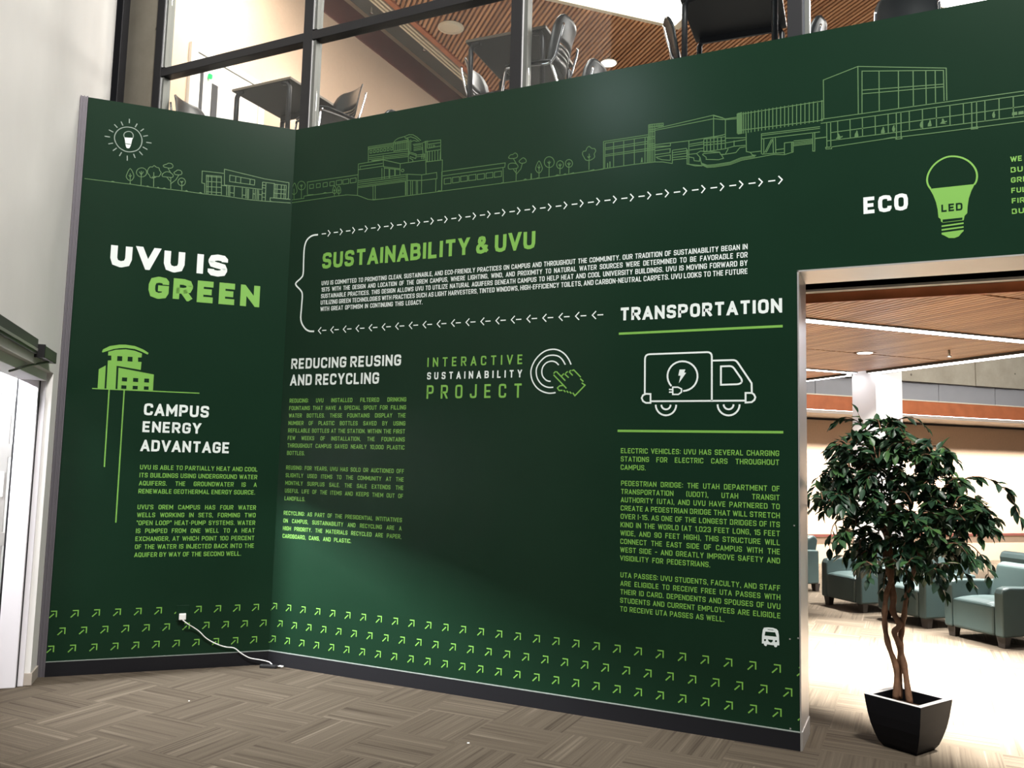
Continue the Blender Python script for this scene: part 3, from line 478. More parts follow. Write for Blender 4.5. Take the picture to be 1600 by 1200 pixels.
  L=[[55,1,172,38300,253,38203,336,38016,399,37843,442,37719,466,37609,453,37515,382,37428,274,37358,167,37335,60,37381,-47,37476,-114,37583,-120,37697,-86,37825,-38,37950,22,38098,96,38244],[55,0,190,36957,136,37821],[55,1,1292,37948,1282,37847,1241,37758,1172,37688,1081,37643,975,37627,862,37641,752,37683,653,37751,574,37839,521,37940,499,38045,508,38147,550,38236,619,38306,711,38350,817,38366,930,38352,1040,38309,1139,38241,1217,38153,1270,38053],[55,0,951,36896,890,38104],[55,0,761,38067,896,37889,1023,38061],[55,1,4235,37559,4304,37499,4378,37372,4427,37248,4445,37140,4439,37035,4406,36964,4328,36937,4224,36943,4141,36980,4096,37054,4073,37159,4075,37265,4110,37384,4170,37505],[55,0,4267,36745,4248,37322],[55,0,4165,37228,4259,37112,4341,37217],[55,1,4670,37505,4739,37446,4812,37319,4861,37195,4879,37088,4873,36983,4840,36912,4763,36885,4659,36891,4577,36928,4532,37002,4509,37106,4511,37212,4546,37331,4606,37452],[55,0,4702,36694,4683,37269],[55,0,4600,37175,4694,37059,4776,37164],[55,0,20253,35926,20243,36915],[55,0,20254,36518,20015,36826],[55,0,20281,36451,20611,36787,20711,37169],[55,0,20235,37217,19993,37623],[55,1,19620,37794,19682,37870,19770,37933,19855,37931,19942,37925,20026,37980,20110,38020,20206,37977,20284,37901,20316,37818,20314,37738,20283,37675,20206,37634,20042,37627,19864,37641,19737,37662,19648,37695,19611,37739],[55,1,20443,37363,20498,37429,20592,37485,20675,37543,20759,37573,20850,37539,20931,37470,20994,37377,21020,37284,20982,37221,20896,37183,20750,37175,20600,37199,20494,37275],[55,1,19597,37080,19608,37185,19660,37271,19774,37302,19917,37300,20073,37274,20218,37219,20320,37122,20376,37016,20375,36928,20312,36866,20157,36858,19971,36872,19805,36873,19671,36896,19611,36978],[55,1,22009,37173,22088,37090,22167,36920,22225,36769,22261,36677,22277,36603,22264,36529,22212,36431,22132,36332,22047,36285,21956,36324,21860,36416,21792,36513,21763,36598,21762,36687,21786,36788,21843,36938,21926,37099],[55,0,22039,35935,22015,36914],[55,0,21911,36772,22022,36616,22119,36744],[55,1,23166,36930,23153,36822,23111,36727,23042,36653,22953,36605,22851,36588,22743,36602,22639,36647,22547,36719,22474,36813,22427,36920,22409,37032,22422,37141,22464,37236,22533,37310,22623,37358,22726,37375,22833,37360,22937,37314,23029,37242,23101,37148,23148,37041],[55,0,22796,35939,22786,37075],[55,0,22665,37013,22791,36864,22911,36995],[55,1,23877,36648,23868,36569,23839,36499,23792,36444,23731,36408,23661,36394,23587,36404,23515,36436,23452,36489,23402,36557,23370,36635,23357,36718,23366,36797,23395,36867,23443,36923,23504,36958,23575,36972,23649,36961,23720,36929,23783,36876,23833,36808,23865,36730],[55,0,23616,36004,23616,36776],[55,0,23496,36715,23620,36567,23739,36697],[55,1,24543,36650,24534,36574,24504,36506,24456,36453,24393,36419,24321,36406,24246,36417,24173,36448,24109,36500,24058,36566,24025,36642,24012,36722,24022,36799,24052,36867,24100,36920,24163,36954,24235,36966,24310,36956,24383,36923,24447,36872,24498,36806,24531,36730],[55,0,24277,35980,24276,36779],[55,0,24157,36718,24281,36570,24398,36701],[55,1,25742,37691,25841,37609,25942,37510,26038,37498,26122,37484,26193,37400,26226,37295,26173,37202,26113,37106,26138,36993,26155,36887,26084,36805,25978,36745,25865,36710,25744,36701,25619,36717,25508,36764,25440,36848,25386,36956,25314,37078,25263,37202,25270,37317,25315,37401,25404,37401,25496,37398,25534,37481,25571,37579,25649,37658],[55,0,25756,36030,25752,37172],[55,0,25637,36997,25749,36867,25841,36984]],
  F=[["lime",20761,35933,20969,36032,21181,35927],["lime",21382,35933,21388,36355,21472,36344,21482,35936],["lime",21765,35931,21930,35988,22056,35933],["lime",23164,35908,23405,36016,23650,35938],["lime",23812,35932,24011,36014,24133,35937],["lime",24293,35947,24651,36008,24676,35943],["lime",25719,35960,26108,36037,26187,35959],["lime",19011,35922,19138,35994,19270,35914]]),
 "campus_drawing|B": dict(col="lime", label="outlined glass hall, finned facade and bridge buildings",
  L=[[55,0,26205,35941,26806,35973,28968,35989,30388,35960,30927,35887,31541,35696],[55,0,26806,35973,26776,37880,29880,37888],[55,0,26892,35990,26892,37750,29909,37747],[55,0,27490,37719,27516,35962],[55,0,28206,37708,28230,35961],[55,0,28947,37714,28968,35989],[55,0,29690,37741,29693,35945],[55,0,29854,37744,29846,35952],[55,0,26915,37400,29885,37438],[55,0,26928,37286,29886,37285],[55,0,26934,36933,30352,36944],[55,0,26935,36826,30353,36808],[55,0,29916,38569,30904,38524,30906,38278],[55,0,30367,38115,34207,38296,34816,38135],[55,0,30366,38225,34206,38535,34816,38251],[55,0,34206,38535,34210,37049],[55,0,29918,38404,30905,38360],[55,0,29920,38211,30339,38202],[55,0,29922,38074,30341,38065],[55,0,29925,37717,30344,37709],[55,0,29927,37580,30346,37572],[55,0,29931,37223,30349,37217],[55,0,29932,37086,30350,37081],[55,0,30350,37135,32637,37070,34818,37116],[55,0,30378,37022,31399,36901,31408,37089],[55,0,30379,36913,31399,36901],[55,0,30381,36722,31390,36714,31381,36445,30384,36450],[55,0,31534,36585,32483,36584],[55,0,31534,36585,31541,35696],[55,0,31562,36419,32484,36423],[55,0,31563,36257,32485,36262],[55,0,31565,36096,32486,36064],[55,0,31566,35934,32487,35915],[55,0,32483,36557,32516,35537,33036,35334,33501,35272],[55,0,32621,37072,32620,35523],[55,0,32665,36825,33571,36852],[55,0,32665,36691,33572,36719],[55,0,32667,36440,33573,36443],[55,0,29917,38558,29944,35982],[55,0,29999,38554,30025,35979],[55,0,30091,38548,30117,35976],[55,0,30200,38542,30226,35972],[55,0,30336,38535,30361,35967],[55,0,30472,38537,30474,38318],[55,0,30580,38520,30582,38301],[55,0,30678,38505,30680,38286],[55,0,30786,38488,30788,38269],[55,1,30466,36275,31404,36291,31407,35929,30845,36044,30548,36182],[55,0,34196,38505,34958,38160,35691,38156],[55,0,34196,38301,34958,38116,35691,38062],[55,0,34958,38160,34961,36233],[55,0,34200,37072,34959,37148],[55,0,33586,37036,34959,36990],[55,0,33587,36794,34960,36738],[55,0,33587,36634,34960,36567],[55,0,33589,36176,34961,36202,35501,36281,36214,36240],[55,0,34960,36895,36214,36739],[55,0,34960,36580,36214,36615],[55,0,35501,36658,35501,36250],[55,0,36244,37141,36261,35829,36508,35744,37150,35734],[55,0,32564,36161,33125,36146,33344,35860,33314,35610,32972,35688,32940,35884,32596,35996],[55,0,33125,36146,33373,36270,34598,36033,34659,35867,34901,35846],[55,0,33497,36030,33745,35805,33745,35665,34539,35537,34841,35590,34720,35827,35620,35857,35858,36136,36214,36147],[55,0,34961,35856,35141,36176],[55,0,33497,36030,33590,36080,34568,36018],[55,0,33344,35860,33469,35335],[55,0,36508,35744,36625,35560,36859,35497],[55,0,33438,35370,33808,35131,34297,35097,35262,35125,35977,35309,36800,35350,37900,35413,38556,35309],[55,0,33438,35466,33808,35276,34297,35249,35262,35281,35918,35472,36800,35505],[55,0,33500,35381,33808,35200,34297,35173,35262,35206,35947,35394,36800,35431],[55,0,32531,36486,32505,35528,33439,35307],[55,0,37179,35545,37182,36843,40631,36772],[55,0,37211,36733,40630,36664],[55,0,37210,36516,40628,36441],[55,0,37326,36481,37324,35555],[55,0,37382,35608,37789,36412],[55,0,37469,35596,37875,36399],[55,0,37875,36461,37900,35474],[55,0,38019,36470,38044,35466],[55,0,38044,35687,38529,35691],[55,0,37208,35528,38528,35447],[55,0,38556,35309,38559,36053,39068,36039,39064,35401,38556,35309],[55,0,38983,36021,38980,35395],[55,0,39097,36096,40184,36056],[55,0,39096,35986,40183,35966],[55,0,39095,35883,40183,35875],[55,0,39095,35792,40182,35785],[55,0,40215,36444,40206,35300,40316,35284,40325,36427],[55,0,40350,36061,40980,36058],[55,0,35977,38324,40836,38357],[55,0,35691,37276,35977,37269,40826,37151],[55,0,35691,38358,35978,38425],[55,0,35691,38390,35703,37085],[55,0,33586,37024,33589,36176],[55,0,33783,37017,33786,36178],[55,0,34016,37009,34019,36182],[55,0,34231,37001,34233,36184],[55,0,34462,36993,34464,36188],[55,0,34699,36985,34701,36191],[55,0,35751,38426,35751,37022],[55,0,35811,38425,35811,37023],[55,0,35870,38425,35870,37024],[55,0,35930,38425,35930,37025],[55,0,35989,38425,35989,37025],[55,0,36096,38425,36096,37027],[55,0,36227,38424,36226,37028],[55,0,36381,38424,36380,37030],[55,0,36558,38423,36556,37033],[55,0,36782,38423,36780,37036],[55,0,36999,38422,36996,37038],[55,0,37203,38422,37200,37041],[55,0,37425,38421,37421,37044],[55,0,37645,38421,37641,37047],[55,0,37871,38420,37866,37050],[55,0,38101,38419,38096,37053],[55,0,38342,38419,38336,37056],[55,0,38582,38418,38575,37059],[55,0,38810,38417,38803,37062],[55,0,39048,38417,39040,37065],[55,0,39291,38416,39282,37068],[55,0,39532,38416,39524,37071],[55,0,39773,38415,39764,37074],[55,0,40024,38414,40014,37078],[55,0,40269,38414,40258,37081],[55,0,40507,38413,40496,37084],[55,0,40754,38412,40743,37087],[55,0,40854,37206,40849,39672,42800,40167,47483,39183,47476,37250],[55,0,42800,40167,42790,37227],[55,0,42992,37216,43025,39832,47340,39073,47336,37252],[55,0,43036,38648,47323,38251],[55,0,43033,38420,47320,38098],[55,0,43956,39659,43931,37221],[55,0,44993,39471,44967,37219],[55,0,45770,39338,45753,37227],[55,0,46432,39225,46419,37226],[55,0,46916,39141,46898,37228],[55,0,40676,37218,51261,37153,56041,37127],[55,0,40674,36969,51255,36927,56034,36911],[55,0,41040,35815,51222,35725,55990,35676],[55,0,41223,35402,43311,35448,44592,35474,46663,35439,51214,35425,55980,35389],[55,0,41231,36305,51238,36288,56011,36264],[55,0,40364,36080,41004,36067],[55,0,40329,36401,40320,35326],[55,0,41013,36968,41013,35403],[55,0,41237,36967,41237,35401],[55,0,41632,36966,41635,35808],[55,0,42326,36963,42328,35802],[55,0,43005,36960,43005,35796],[55,0,43704,36957,43703,35790],[55,0,44402,36955,44399,35783],[55,0,44840,36953,44829,35382],[55,0,45085,36952,45073,35381],[55,0,45524,36950,45518,35773],[55,0,46214,36947,46206,35767],[55,0,46929,36944,46919,35761],[55,0,47622,36942,47610,35755],[55,0,48299,36939,48286,35749],[55,0,48714,36937,48691,35362],[55,0,48956,36936,48932,35360],[55,0,49365,36935,49350,35740],[55,0,50054,36932,50036,35734],[55,0,50740,36929,50721,35728],[55,0,51380,36927,51359,35722],[55,0,52000,36924,51978,35716],[55,0,52613,36922,52589,35711],[55,0,53219,36919,53194,35706],[55,0,53818,36917,53791,35700],[55,1,40946,35426,41275,35403,41274,35296,40960,35325],[55,1,44788,35469,45109,35461,45108,35358,44800,35364],[55,1,48661,35467,48974,35465,48971,35365,48659,35375]],
  F=[["lime",27063,35967,27057,36346,27125,36337,27131,35969],["lime",27222,35962,27215,36420,27295,36409,27301,35963],["lime",29397,35985,29459,36387,29513,36380,29551,35965,29484,36110],["lime",41510,35869,41615,35984,41631,36146,41691,36186,41735,36081,41778,35976,41911,36005,41896,35926,41747,35882,41894,35795],["lime",42562,35826,42579,36002,42638,36091,42683,36230,42734,36174,42754,36025,42781,35907,42766,35812],["lime",44003,35835,44019,36009,44078,36097,44122,36234,44171,36179,44190,36031,44217,35915,44201,35821],["lime",44639,35834,44600,36000,44630,36123,44688,36226,44744,36218,44728,36124,44768,36006,44738,35835],["lime",46098,35848,46060,36012,46089,36134,46146,36235,46201,36227,46185,36134,46224,36018,46194,35849],["lime",46467,35870,46484,36040,46540,36126,46583,36260,46630,36206,46647,36061,46672,35948,46657,35856],["lime",47098,35936,47195,36046,47211,36199,47266,36238,47304,36138,47342,36038,47463,36066,47448,35990,47313,35949,47446,35866],["lime",49732,35858,49698,36016,49726,36134,49780,36232,49831,36224,49816,36135,49852,36022,49822,35859],["lime",50649,35855,50666,36027,50905,36033,50913,35850],["lime",50950,35844,50968,36023,51206,36029,51213,35847],["lime",43883,35460,44168,35498,44592,35530,44803,35514,44802,35435,44309,35445],["lime",43202,35423,43454,35459,43598,35438]]),
 "curly_bracket|B": dict(col="white", label="white curly bracket",
  L=[[130,0,2821,33730,2710,33731,2550,33733,2374,33726,2215,33697,2077,33644,1942,33573,1820,33484,1719,33377,1643,33255,1587,33117,1545,32956,1514,32765,1496,32535,1492,32271,1495,31992,1497,31718,1505,31435,1519,31138,1526,30863,1515,30646,1482,30509,1436,30431,1373,30372,1294,30297,1165,30200,999,30099,856,29992,800,29875,874,29741,1035,29593,1217,29447,1354,29315,1431,29217,1483,29140,1517,29050,1540,28913,1549,28712,1542,28467,1528,28202,1520,27942,1509,27678,1493,27404,1491,27140,1519,26908,1588,26712,1685,26542,1798,26396,1911,26270,2025,26167,2144,26087,2267,26026,2392,25978,2529,25948,2677,25936,2809,25933,2901,25930]],
  F=[]),
 "touch_icon|B": dict(col="white", label="white touch rings with lime pixel hand",
  L=[[90,0,24713,22686,24668,22787,24601,22930,24520,23072,24428,23202,24322,23330,24203,23445,24066,23545,23917,23631,23768,23697,23625,23740,23482,23762,23335,23768,23179,23760,23018,23735,22862,23693,22714,23630,22570,23549,22430,23450,22291,23327,22157,23186,22040,23038,21945,22882,21868,22719,21811,22564,21775,22427,21759,22297,21761,22159,21780,22003,21817,21839,21874,21678,21953,21521,22053,21368,22165,21232,22289,21116,22426,21016,22571,20933,22729,20866,22896,20815,23049,20781,23181,20767,23299,20769,23403,20776,23496,20785,23575,20799,23629,20809],[90,0,24296,22687,24236,22792,24150,22938,24055,23068,23959,23162,23855,23238,23738,23297,23602,23337,23453,23360,23304,23366,23159,23359,23013,23336,22872,23288,22734,23208,22601,23103,22481,22988,22374,22861,22281,22724,22211,22590,22173,22467,22159,22348,22161,22224,22174,22090,22202,21952,22251,21817,22325,21685,22419,21556,22519,21445,22622,21360,22732,21292,22841,21239,22948,21200,23054,21175,23158,21161,23269,21159,23377,21168,23452,21174],[90,0,23818,22675,23762,22733,23681,22815,23590,22882,23493,22923,23386,22949,23274,22957,23156,22944,23033,22913,22921,22865,22824,22796,22738,22710,22669,22615,22621,22512,22591,22399,22578,22287,22583,22174,22605,22061,22645,21956,22709,21857,22791,21767,22870,21695,22939,21648,23005,21620,23069,21600,23137,21586,23202,21581,23247,21578]],
  F=[]),
 "hand_icon|B": dict(col="lime2", label="lime pixel pointing hand",
  L=[[85,0,23652,22243,24319,21601],[85,0,23451,22102,23604,22251],[85,0,23453,22018,24415,21080],[85,0,24151,21279,23938,21268,23755,21115,23887,20943,24131,20954],[85,0,24216,20964,24343,20836],[85,0,24434,20914,24560,20786],[85,0,24651,20850,24784,20722],[85,0,24875,20775,25032,20576,25741,21273,25503,21428],[85,0,25623,21515,25391,21716],[85,0,25427,21816,24921,22313,24776,22270],[85,0,24041,21925,24212,22084],[85,0,24279,22046,24566,21798],[85,0,24317,22082,24480,22223],[85,0,24584,22209,24851,21943],[85,0,24615,22237,24721,22289]],
  F=[]),
 "truck_icon|B": dict(col="white", label="white outlined delivery truck with plug and bolt",
  L=[[110,0,29850,20632,29839,22891,29858,23028,29918,23126,30017,23185,30157,23205,33842,23212,33973,23194,34067,23137,34123,23043,34142,22910,34151,20154],[110,0,30252,20158,36194,20145],[110,0,34178,22668,35432,22665,35524,22654,35605,22622,35675,22570,35734,22496,36563,21209,36576,20646],[110,1,34710,21143,34708,22291,35213,22296,35305,22286,35387,22256,35458,22204,35520,22132,35926,21531,35967,21449,35981,21368,35967,21288,35925,21208,36004,21321,35943,21251,35872,21201,35791,21171,35699,21159],[110,1,30231,20627,30237,20055,29936,20058,29738,20168,29650,20375,29734,20556,29929,20641],[110,1,36204,20616,36204,20028,36561,20049,36728,20180,36785,20350,36704,20522,36576,20611],[110,0,31909,19920,31893,19771,31846,19630,31768,19503,31665,19398,31540,19318,31401,19269,31254,19252,31106,19269,30965,19319,30837,19400,30730,19507,30649,19635,30598,19779,30580,19929],[110,0,31548,19923,31534,19832,31492,19749,31427,19685,31343,19643,31251,19629,31157,19644,31073,19686,31006,19752,30962,19835,30946,19927],[110,0,35849,19918,35832,19767,35783,19624,35704,19496,35599,19389,35472,19308,35331,19258,35182,19241,35033,19259,34891,19309,34763,19391,34655,19499,34574,19629,34524,19774,34506,19927],[110,0,35482,19920,35468,19826,35425,19741,35359,19674,35275,19631,35182,19616,35089,19632,35004,19675,34937,19744,34894,19829,34879,19924],[110,0,31587,21113,31467,21275,31383,21457,31338,21652,31336,21850,31375,22043,31455,22223,31571,22382,31719,22512,31892,22608,32082,22666,32281,22683,32480,22660,32671,22597,32845,22497,32996,22364,33116,22205,33201,22026,33247,21835,33253,21639,33218,21448,33144,21269,33034,21110,32892,20977,32724,20877,32538,20813,32341,20789],[90,1,31679,21043,32014,21037,32245,20922,32236,20719,32043,20579,31683,20583],[90,0,31437,20903,31680,20889],[90,0,31438,20729,31681,20731]],
  F=[["white",32109,22157,32483,22158,32402,21956,32530,21943,32068,21291,32178,21762,32034,21776]]),
 "bulb_icon|B": dict(col="lime2", label="lime light bulb marked LED",
  L=[[95,0,46547,32184,46513,32239,46467,32320,46428,32410,46401,32506,46382,32611,46377,32722,46388,32840,46413,32965,46453,33089,46510,33216,46582,33344,46665,33462,46758,33568,46862,33665,46977,33750,47106,33824,47247,33887,47386,33928,47521,33944,47655,33939,47789,33919,47923,33885,48057,33835,48185,33771,48309,33691,48429,33596,48536,33490,48632,33371,48716,33241,48784,33110,48832,32982,48864,32854,48881,32728,48882,32600,48868,32474,48845,32365,48810,32276,48766,32206,48734,32158]],
  F=[["lime2",46497,32181,48762,32182,48577,31799,48450,31400,48380,30949,48352,30561,48218,30415,48166,30168,47127,30137,47036,30216,47023,30357,46912,30471,46881,30930,46808,31358,46674,31794],["lime2",47062,29899,47064,29982,48163,30054,48161,29962],["lime2",47058,29682,47060,29774,48158,29834,48156,29747],["lime2",47054,29474,47056,29566,48154,29633,48152,29560,48059,29468,47909,29277,47689,29201,47410,29228,47213,29375],["green",47119,30319,48110,30335,48107,30206,47116,30162]]),
 "bus_icon|B": dict(col="white", label="small white bus front",
  L=[],
  F=[["white",37137,5773,37147,6244,37194,6563,37258,6690,37487,6733,37778,6736,37977,6684,38058,6601,38103,6367,38127,5775,38010,5762,37991,5677,37919,5642,37847,5661,37829,5741,37429,5751,37411,5666,37338,5639,37265,5686,37247,5776],["green",37340,6477,37895,6491,37976,6252,37294,6251],["green",37468,6630,37796,6624,37796,6598,37468,6604],["green",37485,6046,37767,6046,37748,5943,37648,5876,37521,5936],["green",37375,5993,37367,5961,37346,5935,37317,5924,37287,5929,37266,5949,37258,5980,37266,6012,37288,6037,37317,6049,37346,6044,37368,6023],["green",37996,5998,37989,5966,37967,5941,37938,5929,37909,5934,37888,5955,37881,5985,37889,6017,37910,6042,37939,6054,37968,6049,37989,6028],["white",37530,6010,37712,6012,37694,5964,37645,5922,37558,5949]]),
 "divider_bar|B": dict(col="lime2", label="lime rounded bars above and below the truck",
  L=[[150,0,28048,24633,38403,24643],[150,0,28051,18247,38410,18231]],
  F=[]),
}
